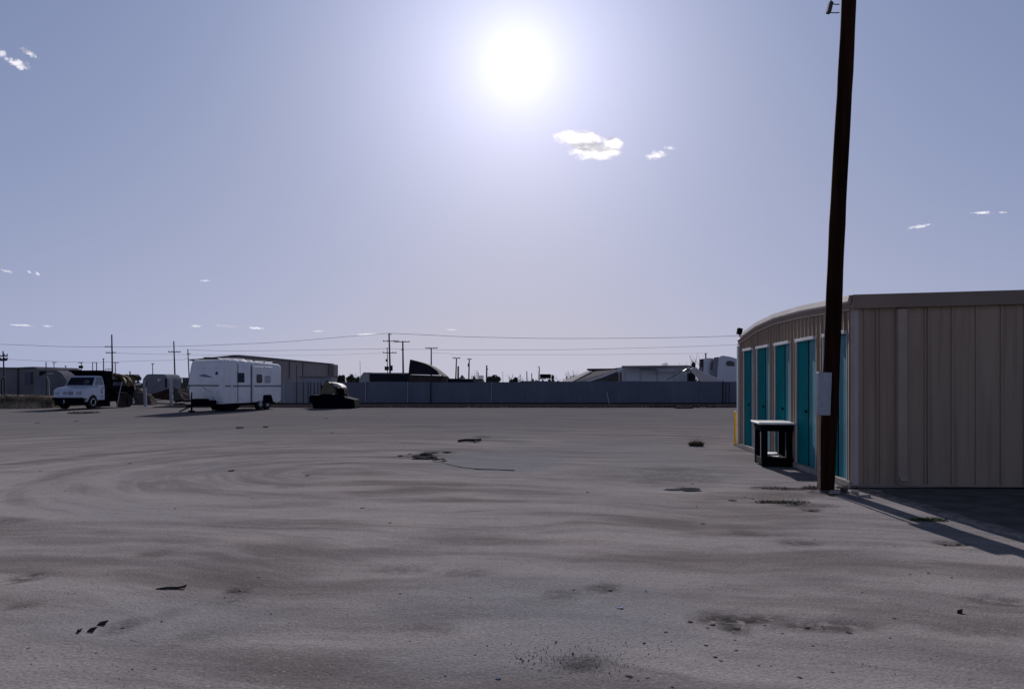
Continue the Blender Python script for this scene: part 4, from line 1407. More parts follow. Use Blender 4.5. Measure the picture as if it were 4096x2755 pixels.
# ------------------------------------------------------------------ posts of the wire fence at the left
for px, top_, bot, w_, lb in ((582, 1522, 1606, .10, 'pale steel fence post right of the dump truck, in front of the grey camper'), (686, 1516, 1612, .10, 'pale steel fence post beside the red-brown ramp'),
                              (7, 1516, 1632, .05, 'dark bent fence post among dry grass at the left edge')):
    p = thing('fence_post', lb, 'fence post', (xx(px, 49), 49, 0))
    mb = MB()
    mb.tube([(0, 0, 0), (-.08 if px > 100 else .0, 0, zz(top_, 49))], w_, 10)
    mb.build('post', M['box_grey'] if px > 100 else M['pole_far'], p, smooth=40)
    if px > 600:
        continue
    mb = MB()
    if px < 100:
        mb.tube([(0, 0, zz(1522, 49)), (.05, 0, zz(1514, 49)), (.16, 0, zz(1508, 49))], .045, 8)
        mb.build('bent_top', M['pole_far'], p)
    else:
        mb.box((.09, -.05, zz(1535, 49)), (.05, .06, .42))
        mb.build('gate_hinge', M['seam'], p)

# ------------------------------------------------------------------ poles and wires in the distance
POLES = [  # column top, row top, column foot, depth, radius, arms (row, col0, col1), extras, label
    (12, 1404, 22, 62, .06, [(1423, -16, 30), (1437, -8, 30), (1441, -8, 26)], [], 'leaning dark pole with crossarms at the left edge of the picture'),
    (447, 1338, 451, 105, .11, [(1387, 420, 450), (1411, 423, 463)], [], 'tallest dark pole with two crossarms right above the dump truck'),
    (695, 1364, 702, 105, .10, [(1407.5, 673, 722)], [], 'tall pole with one drooping crossarm left of the white trailer'),
    (751, 1396, 760, 105, .08, [(1415, 748, 761)], [], 'slim pole with short crossarm just left of the white trailer'),
    (1556, 1334, 1563, 105, .12, [(1364.5, 1532, 1592), (1411, 1532, 1586), (1337, 1553, 1566)], [(1565, 1472, .34, .75)], 'tall pole with transformer and crossarms behind the long dark trailer'),
    (1549, 1393, 1551, 104, .06, [(1392, 1546, 1551)], [(1547, 1473, .5, .55), (1547, 1441, .25, .35)], 'thin service pole carrying boxes close beside the transformer pole'),
    (1611, 1363, 1614, 105, .12, [(1367, 1577, 1639), (1398.5, 1604, 1616)], [], 'thick pole with single top crossarm left of the curved shelter'),
    (1725, 1390, 1725, 105, .10, [(1392.5, 1702, 1750)], [], 'dark pole with offset crossarm rising behind the curved shelter'),
    (1826, 1433, 1821, 110, .10, [(1432.5, 1811, 1841)], [], 'T-shaped pole right of the curved shelter, wide flat crossarm'),
    (1833, 1464, 1832, 110, .14, [(1478, 1829, 1836)], [], 'short thick pole close beside the T-shaped pole'),
    (1877, 1435, 1874, 110, .10, [(1435.5, 1868, 1888)], [(1874, 1460, .2, .45)], 'pole with thin crossarm and can transformer above the dark platform'),
    (1947, 1462, 1946, 120, .13, [(1462, 1944, 1950)], [(1950, 1477, .16, .16)], 'plain pole with small lamp left of the round bush'),
    (2107, 1484, 2109, 130, .09, [], [], 'bare stub pole left of the black sign board'),
    (2127, 1492, 2127, 140, .09, [(1494, 2126, 2129)], [], 'knobbed stub pole next to the black sign board'),
    (216, 1449, 217, 120, .07, [(1449, 208, 226)], [], 'thin T-topped pole rising behind the dome hut'),
    (184, 1447, 187, 62, .045, [], [], 'slim leaning mast in front of the dome hut'),
    (263, 1463, 264, 110, .08, [(1464, 259, 265)], [], 'street lamp post between the dome hut and dump truck'),
    (370, 1449, 372, 120, .07, [(1449.5, 368, 376)], [], 'left one of a pair of thin poles above the dump bed'),
    (386, 1449, 388, 120, .08, [(1449.5, 372, 388)], [], 'right one of a pair of thin poles above the dump bed'),
    (414, 1435, 415, 120, .09, [(1434.5, 410, 417)], [], 'thin pole with small cap left of the tallest pole'),
    (461, 1449, 462, 120, .08, [(1450, 454, 474)], [], 'thin pole close right of the tallest pole'),
    (435, 1470, 436, 170, .06, [(1477, 420, 446)], [], 'faint far pole with low crossarm above the dump bed'),
    (610, 1455, 613, 100, .06, [(1454.5, 606, 617)], [], 'lamp post in front of the grey camper'),
    (520, 1486, 521, 120, .11, [(1486, 517, 522)], [], 'short knobbed mast above the junk bundle'),
]
for (pt, yt, pf, Y, r_, arms, boxes, lab) in POLES:
    p = thing('utility_pole', lab, 'utility pole', (xx(pf, Y), Y, 0), 0, 'utility poles in the distance')
    o0 = Vector((xx(pf, Y), Y, 0))
    mb = MB()
    tp = at(pt, yt, Y) - o0
    mb.tube([(0, 0, -.2), tp * .5, tp], [r_ * 1.15, r_, r_ * .8], 8)
    mb.build('pole_shaft', M['pole_far'], p, smooth=40)
    for (y, a, b_) in arms:
        mb = MB()
        pa, pb = at(a, y, Y - r_ - .07) - o0, at(b_, y, Y - r_ - .07) - o0
        mb.bb(pa.x, pb.x, pa.y - .05, pa.y + .05, pa.z - .05, pa.z + .05)
        am = mb.build('crossarm', M['pole_far'], p)
        if b_ - a > 22:
            mb = MB()
            for f in (.04, .3, .72, .96):
                q = pa.lerp(pb, f)
                mb.tube([q + Vector((0, 0, .05)), q + Vector((0, 0, .17))], [.035, .05], 6)
            mb.build('insulator', M['pole_far'], am)
    for (bx_, by_, bw_, bh_) in boxes:
        mb = MB()
        q = at(bx_, by_, Y - r_ - .2) - o0
        mb.tube([q - Vector((0, 0, bh_ / 2)), q + Vector((0, 0, bh_ / 2))], bw_ / 2 * 1.2, 10)
        mb.build('transformer', M['pole_far'], p)
# small sign on a post, bent lamp
p = thing('sign_post', 'dark rectangular sign on a thin post above the cab roof', 'sign', (xx(325, 115), 115, 0))
mb = MB()
mb.tube([(0, 0, 0), (0, 0, zz(1447, 115))], .06, 8)
mb.bb(-.5, .27, -.06, .06, zz(1450, 115) - .05, zz(1450, 115) + .05)
mb.build('post', M['pole_far'], p)
mb = MB()
mb.bb(xx(317, 115) - xx(325, 115), xx(334, 115) - xx(325, 115), -.2, -.07, zz(1473, 115), zz(1462, 115))
mb.build('sign_board', M['black'], p, bevel=.04)
p = thing('street_lamp', 'bent-top street lamp standing left of the black sign board', 'street lamp', (xx(2155, 110), 110, 0))
mb = MB()
mb.tube([(0, 0, 0), (.05, 0, zz(1490, 110)), (.1, 0, zz(1470, 110)), (0, 0, zz(1466.5, 110)), (-.12, 0, zz(1466, 110))], [.11, .08, .06, .06, .07], 8)
mb.build('lamp_post', M['pole_far'], p)
tw = thing('lattice_mast', 'thin lattice mast and tank frame above the dark platform', 'mast', (xx(1910, 140), 140, 0))
mb = MB()
for px in (1908, 1914):
    mb.tube([(xx(px, 140) - xx(1910, 140), 0, 0), (xx(px, 140) - xx(1910, 140), 0, zz(1480 if px == 1908 else 1489, 140))], .05, 6)
for y in range(1490, 1525, 6):
    mb.tube([(xx(1908, 140) - xx(1910, 140), 0, zz(y, 140)), (xx(1914, 140) - xx(1910, 140), 0, zz(y + 4, 140))], .03, 5)
mb.build('mast', M['bgrey'], tw)
mb = MB()
for k in range(9):
    x = xx(1914 + k * 2.4, 140) - xx(1910, 140)
    mb.tube([(x, .5, 0), (x, .5, zz(1502, 140))], .04, 5)
for y in (1502, 1508, 1514):
    mb.tube([(xx(1914, 140) - xx(1910, 140), .5, zz(y, 140)), (xx(1934, 140) - xx(1910, 140), .5, zz(y, 140))], .04, 5)
mb.build('tank_frame', M['bgrey'], tw)
for k, (px, yt) in enumerate(((1440, 1444), (2011, 1486))):
    p = thing('radio_mast', ['hair-thin mast left of the long dark trailer', 'hair-thin far mast right of the round bush'][k], 'mast', (xx(px, 120), 120, 0))
    mb = MB()
    mb.tube([(.1, 0, 0), (0, 0, zz(yt, 120))], .028, 6)
    mb.build('mast_tube', M['pole_far'], p)

WIRES = [
    ([(-80, 1374), (0, 1377), (120, 1381), (250, 1386), (430, 1387.5), (600, 1387), (780, 1383), (960, 1376), (1150, 1366), (1390, 1346), (1556, 1333)], .030, 'highest power line sagging from the left edge to the transformer pole'),
    ([(1556, 1333), (1700, 1339), (1840, 1346), (2000, 1350), (2200, 1353.5), (2500, 1352.5), (2750, 1349), (2990, 1342)], .034, 'highest power line running from the transformer pole to the storage building'),
    ([(28, 1436), (100, 1440), (160, 1443), (300, 1448), (380, 1449), (461, 1447), (540, 1444), (700, 1440), (752, 1436), (840, 1437.5)], .022, 'low thin power line across the thin poles over the dump truck'),
    ([(455, 1411), (560, 1415), (690, 1417), (752, 1418), (860, 1420), (980, 1419)], .020, 'thin power line from the tallest pole towards the trailer roof'),
    ([(753, 1399), (900, 1403), (1050, 1403), (1200, 1400), (1400, 1397), (1549, 1395), (1614, 1397), (1720, 1397), (1800, 1399), (2200, 1399), (2500, 1393), (2750, 1386), (2990, 1377)], .024, 'middle power line passing the thick crossarm pole'),
    ([(1725, 1412), (1790, 1413), (1850, 1418), (2200, 1418), (2400, 1418), (2550, 1416), (2823, 1413)], .018, 'lowest faint power line reaching the lorry cab exhaust'),
    ([(980, 1419), (1150, 1421), (1300, 1420), (1400, 1417), (1532, 1411)], .014, 'faint low power line over the warehouse roof ending at the transformer pole'),
]
for pts_, r_, lab in WIRES:
    mb = MB()
    # Catmull-Rom through the points
    P = [at(a, b_, 104.5) for a, b_ in pts_]
    P = [P[0]] + P + [P[-1]]
    out = []
    for i in range(1, len(P) - 2):
        for k in range(6):
            f = k / 6
            p0, p1, p2, p3 = P[i - 1], P[i], P[i + 1], P[i + 2]
            out.append(.5 * ((2 * p1) + (p2 - p0) * f + (2 * p0 - 5 * p1 + 4 * p2 - p3) * f * f + (3 * p1 - p0 - 3 * p2 + p3) * f ** 3))
    out.append(P[-2])
    mb.tube(out, r_ * .8, 5, cap=False)
    tag(mb.build('power_line', M['wire']), lab, 'power line', 'power lines')


# ------------------------------------------------------------------ plants
def foliage(name, parent, m, c_, rx, ry, rz_, n, leaf, seed, clumps=9):
    rnd = random.Random(seed)
    mb = MB()
    cl = []
    for _ in range(clumps):
        a = rnd.uniform(0, 6.28)
        rr_ = math.sqrt(rnd.random()) * .75
        cl.append((Vector((math.cos(a) * rr_ * rx, math.sin(a) * rr_ * ry, rnd.uniform(-.4, .75) * rz_)), rnd.uniform(.3, .5)))
    for _ in range(n):
        cc_, k = rnd.choice(cl)
        d = Vector((rnd.gauss(0, 1), rnd.gauss(0, 1), rnd.gauss(0, 1))).normalized() * (rnd.random() ** .5) * k
        p = Vector(c_) + cc_ + Vector((d.x * rx, d.y * ry, d.z * rz_))
        if p.z < 0.02:
            continue
        u_ = Vector((rnd.gauss(0, 1), rnd.gauss(0, 1), rnd.gauss(0, 1))).normalized() * leaf
        w_ = u_.orthogonal().normalized() * leaf * .45
        mb.add([p - w_, p + u_, p + w_, p - u_], [(0, 1, 2, 3)])
    return mb.build(name, m, parent)


def branches(name, parent, m, base, n, hgt, spread, r_, seed, twig=3):
    rnd = random.Random(seed)
    mb = MB()
    for _ in range(n):
        a = rnd.uniform(0, 6.28)
        p = Vector(base)
        d = Vector((math.cos(a) * spread * rnd.uniform(.2, 1), math.sin(a) * spread * .6 * rnd.uniform(.2, 1), 1)).normalized()
        L = hgt * rnd.uniform(.5, 1)
        q = [p]
        for k in range(4):
            d = (d + Vector((rnd.uniform(-.3, .3), rnd.uniform(-.3, .3), rnd.uniform(-.1, .15)))).normalized()
            q.append(q[-1] + d * L / 4)
        mb.tube(q, [r_, r_ * .8, r_ * .6, r_ * .4, r_ * .2], 5)
        for k in range(twig):
            s_ = rnd.choice(q[2:])
            dd = (d + Vector((rnd.uniform(-1, 1), rnd.uniform(-1, 1), rnd.uniform(-.2, .7)))).normalized()
            mb.tube([s_, s_ + dd * L * .2, s_ + dd * L * .3 + Vector((0, 0, L * .06))], [r_ * .4, r_ * .3, r_ * .15], 4)
    return mb.build(name, m, parent)


def bush(name, lab, cat, px, top_, Y, wpx, m, n, leaf, seed, twigs=10, clumps=9):
    p = thing(name, lab, cat, (xx(px, Y), Y, 0))
    h_ = zz(top_, Y)
    rx = wpx / 2 * Y / F
    branches('branch', p, M['bark'], (0, 0, 0), twigs, h_ * 1.0, rx / h_ * 1.3, .05, seed)
    foliage('crown', p, m, (0, 0, h_ * .58), rx, rx * .8, h_ * .40, n, leaf, seed + 1, clumps)
    return p


bush('round_tree', 'dark leafy tree just right of the warehouse corner', 'tree', 1366, 1495, 105, 34, M['leaf_dark'], 2200, .15, 1, 8, 14)
bush('round_tree', 'second leafy tree, between the dark tree and long trailer', 'tree', 1406, 1497, 110, 38, M['leaf'], 2200, .15, 2, 8, 14)
bush('low_bush', 'pale flat bush beside the green-grey trailer end', 'bush', 1428, 1506, 112, 26, M['leaf'], 900, .16, 3)
bush('low_bush', 'round dusty bush behind the middle of the fence', 'bush', 1975, 1503, 100, 62, M['leaf'], 2600, .15, 4, 16)
bush('low_bush', 'wispy small bush beside the can-transformer pole', 'bush', 1892, 1498, 100, 26, M['leaf'], 350, .10, 5, 12)
bush('bare_shrub', 'straggly shrub with bare twigs right of the round bush', 'shrub', 2058, 1504, 95, 50, M['leaf_dark'], 1500, .13, 6, 30)
bush('low_bush', 'dark green bush growing in front of the black sign board', 'bush', 2205, 1500, 86, 34, M['leaf_dark'], 1100, .12, 7, 10)
bush('bare_shrub', 'dead brush heap left of the collapsed shed', 'shrub', 2275, 1498, 84, 60, M['leaf_dark'], 350, .12, 8, 34)
bush('low_bush', 'dark bush poking up between the white building and the lorry cab', 'bush', 2768, 1446, 82, 44, M['leaf_dark'], 1500, .13, 9, 22)
bush('low_bush', 'small dark bush beside the stub poles behind the fence', 'bush', 2138, 1512, 105, 20, M['leaf_dark'], 500, .12, 10, 6)
# far scrub along the horizon
mb = MB()
rnd = random.Random(44)
for k in range(4200):
    px = rnd.choice([rnd.uniform(530, 775), rnd.uniform(1940, 2260), rnd.uniform(1350, 1440)])
    Y = rnd.uniform(190, 260)
    hgt = 2.2 * abs(mnoise.noise(Vector((px * .05, 0, 3)))) + .5
    p = Vector((xx(px, Y), Y, rnd.uniform(0, hgt + .6)))
    u_ = Vector((rnd.gauss(0, 1), rnd.gauss(0, 1), rnd.gauss(0, 1))).normalized() * .35
    w_ = u_.orthogonal().normalized() * .2
    mb.add([p - w_, p + u_, p + w_, p - u_], [(0, 1, 2, 3)])
struct(mb.build('far_scrub', M['leaf']), 'stuff')


def grass(name, parent, m, n, rx, ry, hgt, seed, wdt=.012, lean=.5):
    rnd = random.Random(seed)
    mb = MB()
    for _ in range(n):
        a = rnd.uniform(0, 6.28)
        r_ = math.sqrt(rnd.random())
        p = Vector((math.cos(a) * rx * r_, math.sin(a) * ry * r_, -.02))
        L = hgt * rnd.uniform(.35, 1) * (1.1 - .5 * r_)
        d = Vector((rnd.gauss(0, lean) + math.cos(a) * r_ * .4, rnd.gauss(0, lean) + math.sin(a) * r_ * .4, 1.0)).normalized()
        sdx = Vector((rnd.gauss(0, 1), rnd.gauss(0, 1), 0)).normalized() * wdt
        m1 = p + d * L * .55
        tip = p + d * L + Vector((d.x * L * .4, d.y * L * .4, -.15 * L))
        mb.add([p - sdx, p + sdx, m1 + sdx * .8, m1 - sdx * .8, tip], [(0, 1, 2, 3), (3, 2, 4)])
    return mb.build(name, m, parent)


# dry grass bank at the left edge
mb = MB()
prof = []
for i in range(41):
    x = xx(-150, 47) + (xx(236, 47) - xx(-150, 47)) * i / 40
    row = []
    for j in range(13):
        y = 44.6 + j * .75
        f = math.sin(min(1, j / 12 * 1.0) * math.pi) * min(1, (40 - i) / 6)
        row.append((x, y, -.05 + f * (.62 + .35 * mnoise.noise(Vector((x * .9, y * .7, 2)))) + .05 * mnoise.noise(Vector((x * 4, y * 4, 2)))))
    prof.append(row)
for i in range(40):
    for j in range(12):
        mb.add([prof[i][j], prof[i + 1][j], prof[i + 1][j + 1], prof[i][j + 1]], [(0, 1, 2, 3)])
struct(mb.build('dirt_bank', M['berm'], smooth=60))
mb = MB()
rnd = random.Random(21)
for k in range(2600):
    px = rnd.uniform(-60, 232)
    Y = rnd.uniform(44.8, 49)
    x = xx(px, 47)
    zb_ = max(0, math.sin((Y - 44.6) / 9 * math.pi) * (.5 + .3 * mnoise.noise(Vector((x * .9, Y * .7, 2)))) * min(1, (232 - px) / 45)) - .05
    d = Vector((rnd.gauss(0, .4), rnd.gauss(0, .4), 1)).normalized() * rnd.uniform(.12, .42)
    sdx = Vector((rnd.gauss(0, 1), rnd.gauss(0, 1), 0)).normalized() * .012
    p = Vector((x, Y, zb_))
    mb.add([p - sdx, p + sdx, p + d], [(0, 1, 2)])
struct(mb.build('dry_grass', M['straw']), 'stuff')
BUSH = [(28, 1600, 1.0, .95), (62, 1618, .9, .7), (92, 1596, 1.2, .9), (135, 1612, 1.0, .7), (170, 1606, 1.1, .75), (205, 1625, .8, .5), (45, 1570, 1.2, 1.2), (120, 1572, 1.3, 1.2), (200, 1578, 1.0, 1.1)]
BL = ['tall pale dry weed clump beside the bent post', 'low dry weed clump in front of the bent post', 'broad dry weed clump on the bank below the grey door', 'dry weed clump in the middle of the bank',
      'dry weed clump on the bank below the dome hut', 'low weed clump nearest the truck bumper', 'hazy tall weed clump behind the bent post', 'hazy weed clump against the flat building', 'weed clump against the dome hut']
for i, ((px, py, w_, h_), lb) in enumerate(zip(BUSH, BL)):
    Y = 47.0 if py > 1590 else 52.0
    p = thing('weed_clump', lb, 'weeds', (xx(px, Y), Y, .30 if Y < 50 else .05), 0, 'dry weed clumps on the bank')
    grass('blades', p, M['straw'] if i % 3 else M['wood'], 420, w_ * .6, w_ * .4, h_, 60 + i, .014, .35)
for i, (px, py, w_, h_, lb) in enumerate(((255, 1640, .5, .2, 'flat green weed patch under the truck bumper'), (320, 1652, .55, .22, 'flat green weed patch in front of the truck wheel'), (365, 1650, .45, .16, 'small flat weed patch nearest the truck wheel'))):
    p = thing('weed_patch', lb, 'weeds', gd(px, py), 0, 'weed patches before the truck')
    grass('blades', p, M['weed'], 420, w_, w_ * .9, h_, 80 + i, .014, .9)
p = thing('grass_tuft', 'lone dark grass tuft on bare ground left of the yellow bollard', 'grass tuft', gd(2785, 1781))
grass('blades', p, M['weed'], 500, .17, .10, .24, 91, .005, .35)
grass('seed_stalks', p, M['straw'], 26, .15, .08, .42, 92, .003, .2)
p = thing('grass_tuft', 'low green tuft beside the long pole shadow, near the building corner', 'grass tuft', gd(3715, 2075))
grass('blades', p, mat('green_grass', (.06, .10, .025), .8, .3, 8), 420, .22, .08, .07, 93, .004, .8)
for i, (px, py, rx, h_, lb) in enumerate(((3075, 1947, .30, .07, 'dark flattened weeds below the work table'), (3145, 1952, .30, .06, 'dark flattened weeds left of the pole foot'), (3080, 2003, .2, .08, 'left dark weed tuft in front of the pole'),
                                         (3165, 2006, .25, .09, 'right dark weed tuft in front of the pole'), (3250, 1950, .16, .10, 'dry weeds touching the left side of the pole foot'), (3395, 1948, .18, .10, 'dry weeds between the pole foot and building corner'))):
    p = thing('weed_patch', lb, 'weeds', gd(px, py), 0, 'weed patches round the pole')
    grass('blades', p, M['weed'] if i < 4 else M['wood'], 260, rx, .09, h_, 100 + i, .004, 1.0)

# ------------------------------------------------------------------ debris on the yard
# broken concrete and boards round the pole foot and building corner
RUB = [(3340, 1968, .16, .07, .05, .1, 'pale broken concrete piece right at the pole foot'), (3375, 1962, .12, .08, .06, .8, 'dark concrete chunk between pole and building corner'), (3420, 1972, .10, .06, .05, -.5, 'angular concrete chunk below the building corner'),
       (3455, 1985, .18, .05, .035, -.45, 'long broken kerb piece at the start of the pole shadow'), (3500, 1966, .20, .05, .03, .05, 'flat pale slab fragment along the front wall'), (3325, 1978, .07, .06, .04, .3, 'small dark brick in front of the pole foot')]
for px, py, a, b_, c_, rz, lb in RUB:
    mb = MB()
    poly = [(-a / 2, -b_ / 2), (a * .3, -b_ * .55), (a / 2, -b_ * .1), (a * .42, b_ / 2), (-a * .4, b_ * .45)]
    mb.prism(poly, 'z', -.01, c_)
    o = mb.build('concrete_fragment', M['concrete'] if 'dark' not in lb else M['clod'], bevel=.006)
    o.location = gd(px, py)
    o.rotation_euler = (R(random.uniform(-8, 8)), R(random.uniform(-8, 8)), rz)
    tag(o, lb, 'rubble', 'rubble round the pole foot')
mb = MB()
ap_ = []
for k in range(24):
    y = 10.85 - k * .5
    ap_.append([(5.16 + .05 * mnoise.noise(Vector((y, 3, 0))) + k * .012, y, .004), (17, y, .004), (17, y, -.06), (5.16 + k * .012, y, -.06)])
mb.loft(ap_)
struct(mb.build('shade_apron', M['shade_sheet']))  # sheet added to darken the dirt where the building's shadow falls; no paving
# worn kerb edge that runs from the corner towards the camera
mb = MB()
kp = []
for k in range(80):
    y = 10.88 - k * .09
    x = 5.10 + .07 * mnoise.noise(Vector((y * .9, 0, 0))) + (10.85 - y) * .024
    w0 = .085 + .05 * mnoise.noise(Vector((y * 2.3, 5, 0))) + .03 * mnoise.noise(Vector((y * 9, 7, 0)))
    w1 = .085 + .05 * mnoise.noise(Vector((y * 2.9, 8, 0))) + .03 * mnoise.noise(Vector((y * 8, 2, 0)))
    h_ = .012 + .012 * mnoise.noise(Vector((y * 3.1, 9, 0))) + .010 * mnoise.noise(Vector((y * 11, 4, 0)))
    kp.append([(x - w0 - .03, y, -.03), (x - w0, y, h_ * .8), (x, y, h_ + .006), (x + w1, y, h_ * .9), (x + w1 + .03, y, -.03)])
mb.loft(kp)
struct(mb.build('worn_kerb', mat('crumbled_concrete', (.25, .225, .21), .95, .35, 6, .7, 40, spec=0., dirt=(.16, .145, .135)), smooth=40))
put(STONE[0], 'half_buried_log', gd(2732, 1955), .24, .05, .055, .05, 'pale half-buried log lying on the ground left of the pole', 'log')
put(ROCK[0], 'dirt_clod', gd(2770, 1960), .13, .05, .03, .0, 'dark dirt clod against the pale half-buried log', 'clod')
mb = MB()
mb.tube([(-.11, 0, .012), (-.03, .004, .018), (.05, .0, .016), (.10, .01, .022), (.105, .015, .035)], [.005, .008, .008, .009, .004], 7)
o = mb.build('stick', M['bark'])
o.location = gd(685, 2345)
o.rotation_euler = (0, 0, R(8))
tag(o, 'dark straight stick lying in the left foreground', 'stick')
mb = MB()
mb.tube([(-.32, 0, .03), (-.1, .02, .05), (.15, -.01, .045), (.30, .0, .06)], [.03, .035, .04, .03], 7)
mb.tube([(.2, 0, .05), (.12, -.35, .03)], [.02, .012], 6)
o = mb.build('branch', M['bark'])
o.location = gd(1880, 1766)
tag(o, 'dark fallen branch with side twig in the middle of the yard', 'branch')
for px, py, w_, lb in ((960, 1711, .24, 'small flat board lying in front of the trailer'), (1063, 1708, .17, 'thin board scrap right of the flat board'), (2735, 1632, 1.0, 'dark flat block at the right end of the fence strip')):
    mb = MB()
    mb.box((0, 0, .03), (w_, .09 if w_ < .9 else .4, .045 if w_ < .9 else .12), rz=.06)
    o = mb.build('board', M['wood'] if w_ < .9 else M['black'])
    o.location = gd(px, py)
    tag(o, lb, 'board')
for pts_, lb in (([(470, 2541), (530, 2552), (600, 2566), (700, 2570), (828, 2562)], 'long thin twig lying below the largest black leaf'), ([(226, 2575), (252, 2580), (300, 2592), (345, 2600), (390, 2607)], 'lowest thin twig in the left foreground'), ([(297, 2562), (330, 2568), (370, 2578), (400, 2584)], 'short thin twig just above the lowest twig')):
    q = [gd(a, b_) for a, b_ in pts_]
    o0 = q[0].copy()
    mb = MB()
    mb.tube([p - o0 + Vector((0, 0, .004 + .003 * (i % 2))) for i, p in enumerate(q)], [.0022, .002, .0017, .0014, .001][:len(q)], 5)
    o = mb.build('twig', M['bark'])
    o.location = o0
    tag(o, lb, 'stick')
mb = MB()
q = [gd(a, b_) for a, b_ in ((1730, 1843), (1765, 1848), (1800, 1858), (1850, 1868), (1910, 1874), (1980, 1876), (2060, 1879))]
mb.loft([[(p.x, p.y - .035 - .015 * mnoise.noise(p * 3), -.04), (p.x, p.y - .012, -.002), (p.x, p.y + .02 + .02 * mnoise.noise(p * 5), .0), (p.x, p.y + .09, -.03)] for p in q])
struct(mb.build('ground_ledge', M['clod'], smooth=50))
# rubble heap on the broken edge
for i, (px, py, a, b_, c_) in enumerate(((1690, 1833, .20, .13, .09), (1722, 1833, .17, .10, .11), (1745, 1836, .12, .09, .06), (1664, 1826, .10, .08, .05), (1705, 1822, .13, .1, .08), (1776, 1842, .10, .06, .04), (1640, 1818, .06, .05, .03), (1735, 1808, .09, .06, .04), (1790, 1806, .12, .07, .05), (1772, 1834, .10, .05, .03), (1602, 1824, .05, .05, .03))):
    put(ROCK[i % 6], 'dirt_clod', gd(px, py), a, b_, c_, i * .9, 'dark dirt clod in the broken heap in the middle of the yard', 'clod', 'clods of the broken heap')
for px, py, lb, s_ in ((410, 2487, 'black dead leaf, largest in the left foreground', .036), (368, 2514, 'narrow black leaf below the largest leaf', .030), (317, 2518, 'tiny black leaf left of the narrow leaf', .018), (3840, 2441, 'curled dark leaf in the right foreground', .028), (925, 1880, 'dark leaf scrap left of the middle heap', .07)):
    mb = MB()
    mb.loft([[(-s_, 0, .005), (-s_ * .4, s_ * .5, .02), (s_ * .6, s_ * .35, .012), (s_, 0, .03), (s_ * .3, -s_ * .4, .008), (-s_ * .5, -s_ * .35, .012)], [(-s_, 0, .008), (-s_ * .4, s_ * .5, .024), (s_ * .6, s_ * .35, .016), (s_, 0, .034), (s_ * .3, -s_ * .4, .012), (-s_ * .5, -s_ * .35, .016)]])
    o = mb.build('dead_leaf', M['bark'])
    o.location = gd(px, py)
    o.rotation_euler = (0, 0, R(25))
    tag(o, lb, 'leaf')
for px, py, lb, s_ in ((2480, 2424, 'white paper scrap, largest on the middle foreground', .028), (2581, 2357, 'small white scrap above the largest paper scrap', .014), (1036, 2300, 'white paper scrap near the dark left-hand stain', .016), (1992, 2706, 'bright white pebble at the bottom edge', .016), (2768, 1932, 'white scrap above the half-buried log', .03)):
    mb = MB()
    mb.loft([[(-s_, 0, .002), (0, s_ * .5, .006), (s_, .2 * s_, .003), (s_ * .4, -s_ * .5, .004)], [(-s_, 0, .006), (0, s_ * .5, .014), (s_, .2 * s_, .008), (s_ * .4, -s_ * .5, .012)]])
    o = mb.build('litter_scrap', M['paper'])
    o.location = gd(px, py)
    tag(o, lb, 'litter')
CLODS = [(150, 1690, 20), (305, 1683, 22), (1305, 1672, 16), (1548, 1666, 12), (1230, 1899, 26), (1450, 2028, 22), (1560, 2086, 16), (430, 2290, 12), (115, 2583, 20), (490, 2500, 18), (1570, 1780, 10), (1620, 1785, 8),
         (2931, 1997, 34), (2812, 2088, 22), (2663, 2520, 16), (2830, 2503, 20), (2940, 2551, 16), (2945, 2593, 20), (2825, 2572, 18), (3130, 2525, 14), (3252, 2573, 16), (3577, 2463, 18), (3335, 2448, 10), (2577, 2562, 14),
         (2862, 2620, 22), (2885, 2634, 18), (3036, 2652, 14), (3199, 2700, 26), (2518, 2696, 30), (2690, 2740, 14), (3330, 2678, 14), (3400, 2520, 40), (3230, 2500, 34), (2760, 2478, 26), (3560, 2540, 14), (900, 2380, 14), (960, 2352, 16),
         (1085, 2445, 8), (1600, 2368, 8), (530, 2668, 12), (620, 2668, 14), (1420, 2700, 10), (2850, 2490, 26), (2950, 2505, 40), (3060, 2492, 20), (3830, 2168, 26), (3780, 2172, 18), (1900, 2610, 10), (2440, 2350, 18), (2295, 2352, 12),
         (2240, 2335, 10), (700, 2030, 14), (1010, 1990, 12), (260, 1960, 12), (520, 1850, 14), (160, 1880, 14), (1330, 1730, 14), (2350, 1965, 14), (3010, 1990, 18), (2980, 1985, 12), (3240, 2036, 24), (3640, 2290, 14), (3713, 2286, 16)]
rnd = random.Random(9)
for i, (px, py, w_) in enumerate(CLODS):
    p = gd(px, py)
    s_ = max(w_ / 2 * p.y / F, .010)
    put(ROCK[i % 6], 'dirt_clod', p, s_, s_ * rnd.uniform(.5, .9), s_ * rnd.uniform(.35, .6), rnd.uniform(0, 6), 'small dark clod of dirt lying loose on the bare yard', 'clod', 'loose dirt clods on the yard')
PALE = [(2095, 2660, 14), (2200, 2610, 14), (2270, 2612, 16), (2310, 2650, 12), (2240, 2700, 14), (2420, 2690, 12), (2550, 2745, 26), (2590, 2700, 20), (2155, 2670, 10), (2370, 2660, 10), (2130, 2700, 12), (1660, 2090, 8), (2000, 2080, 8)]
for i, (px, py, w_) in enumerate(PALE):
    p = gd(px, py)
    s_ = max(w_ / 2 * p.y / F, .008)
    put(STONE[i % 4], 'pale_stone', p, s_, s_ * .8, s_ * .5, i, 'small pale stone lying in the stony patch of the foreground', 'stone', 'pale stones in the foreground')
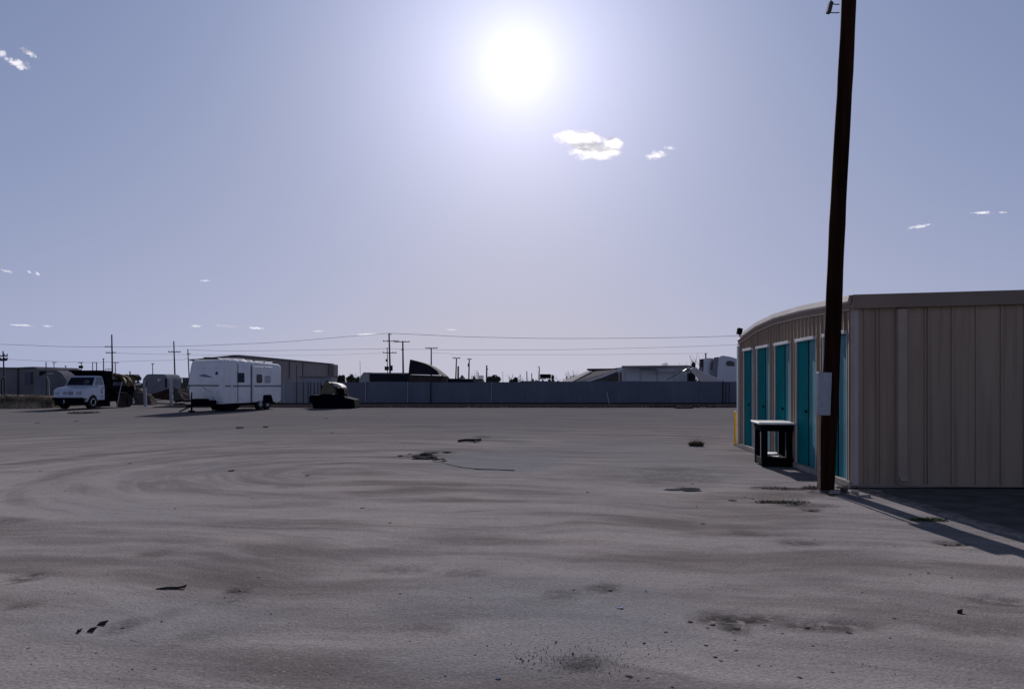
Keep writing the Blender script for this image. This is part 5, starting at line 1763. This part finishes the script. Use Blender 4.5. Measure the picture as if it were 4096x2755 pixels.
# uncountable gravel
mb = MB()
rnd = random.Random(17)
for k in range(1500):
    py = HOR + EYE * F / rnd.uniform(3.6, 14) if k % 3 else rnd.uniform(2250, 2790)
    px = rnd.uniform(-100, 4200)
    if k % 4 == 0:
        px, py = rnd.gauss(2300, 170), rnd.gauss(2640, 45)
    p = gd(px, py)
    if p.x > 4.8 and p.y > 10.8:
        continue
    s_ = rnd.uniform(.0015, .004) * (1 + (rnd.random() < .06) * 1.5)
    a = rnd.uniform(0, 6.28)
    e1, e2 = Vector((math.cos(a), math.sin(a), 0)) * s_ * rnd.uniform(.8, 1.5), Vector((-math.sin(a), math.cos(a), 0)) * s_
    h_ = Vector((rnd.uniform(-.3, .3) * s_, rnd.uniform(-.3, .3) * s_, s_ * rnd.uniform(.2, .5)))
    p = p + Vector((0, 0, -.013))
    mb.add([p + e1, p + e2, p - e1, p - e2, p + h_ + e1 * .4 + Vector((0, 0, .003)), p + h_ - e1 * .4 + Vector((0, 0, .003))], [(0, 1, 4), (1, 5, 4), (1, 2, 5), (2, 3, 5), (3, 4, 5), (3, 0, 4)])
struct(mb.build('gravel', mat('gravel_stone', (.25, .23, .225), .95, .3, 14)), 'stuff')
# dead weed line at the foot of the fence
mb = MB()
for k in range(1900):
    px = rnd.uniform(2600, 2860) if k % 2 else rnd.uniform(1290, 2960)
    Y = rnd.uniform(46.4, 48.6)
    p = Vector((xx(px, Y), Y, 0))
    d = Vector((rnd.gauss(0, .8), rnd.gauss(0, .8), .8)).normalized() * rnd.uniform(.08, .28)
    sdx = Vector((rnd.gauss(0, 1), rnd.gauss(0, 1), 0)).normalized() * .02
    mb.add([p - sdx, p + sdx, p + d], [(0, 1, 2)])
struct(mb.build('dead_weeds', M['dark_brown']), 'stuff')

# everything loose rests on the uneven dirt
for o in list(C.objects):
    if o.parent is None and o.get('category') in ('clod', 'stone', 'leaf', 'litter', 'stick', 'branch', 'rubble', 'log', 'grass tuft') or (o.parent is None and o.get('category') in ('weeds', 'board') and o.location.y < 30):
        x, y = o.location.x, o.location.y
        i = min(max(int(np.searchsorted(xs, x)), 1), nx - 1)
        j = min(max(int(np.searchsorted(ys, y)), 1), ny - 1)
        o.location.z = float(H[j - 1:j + 1, i - 1:i + 1].mean()) + (-.008 if o.get('category') in ('leaf', 'stick') else .022 if o.get('category') in ('weeds', 'grass tuft') else .0)
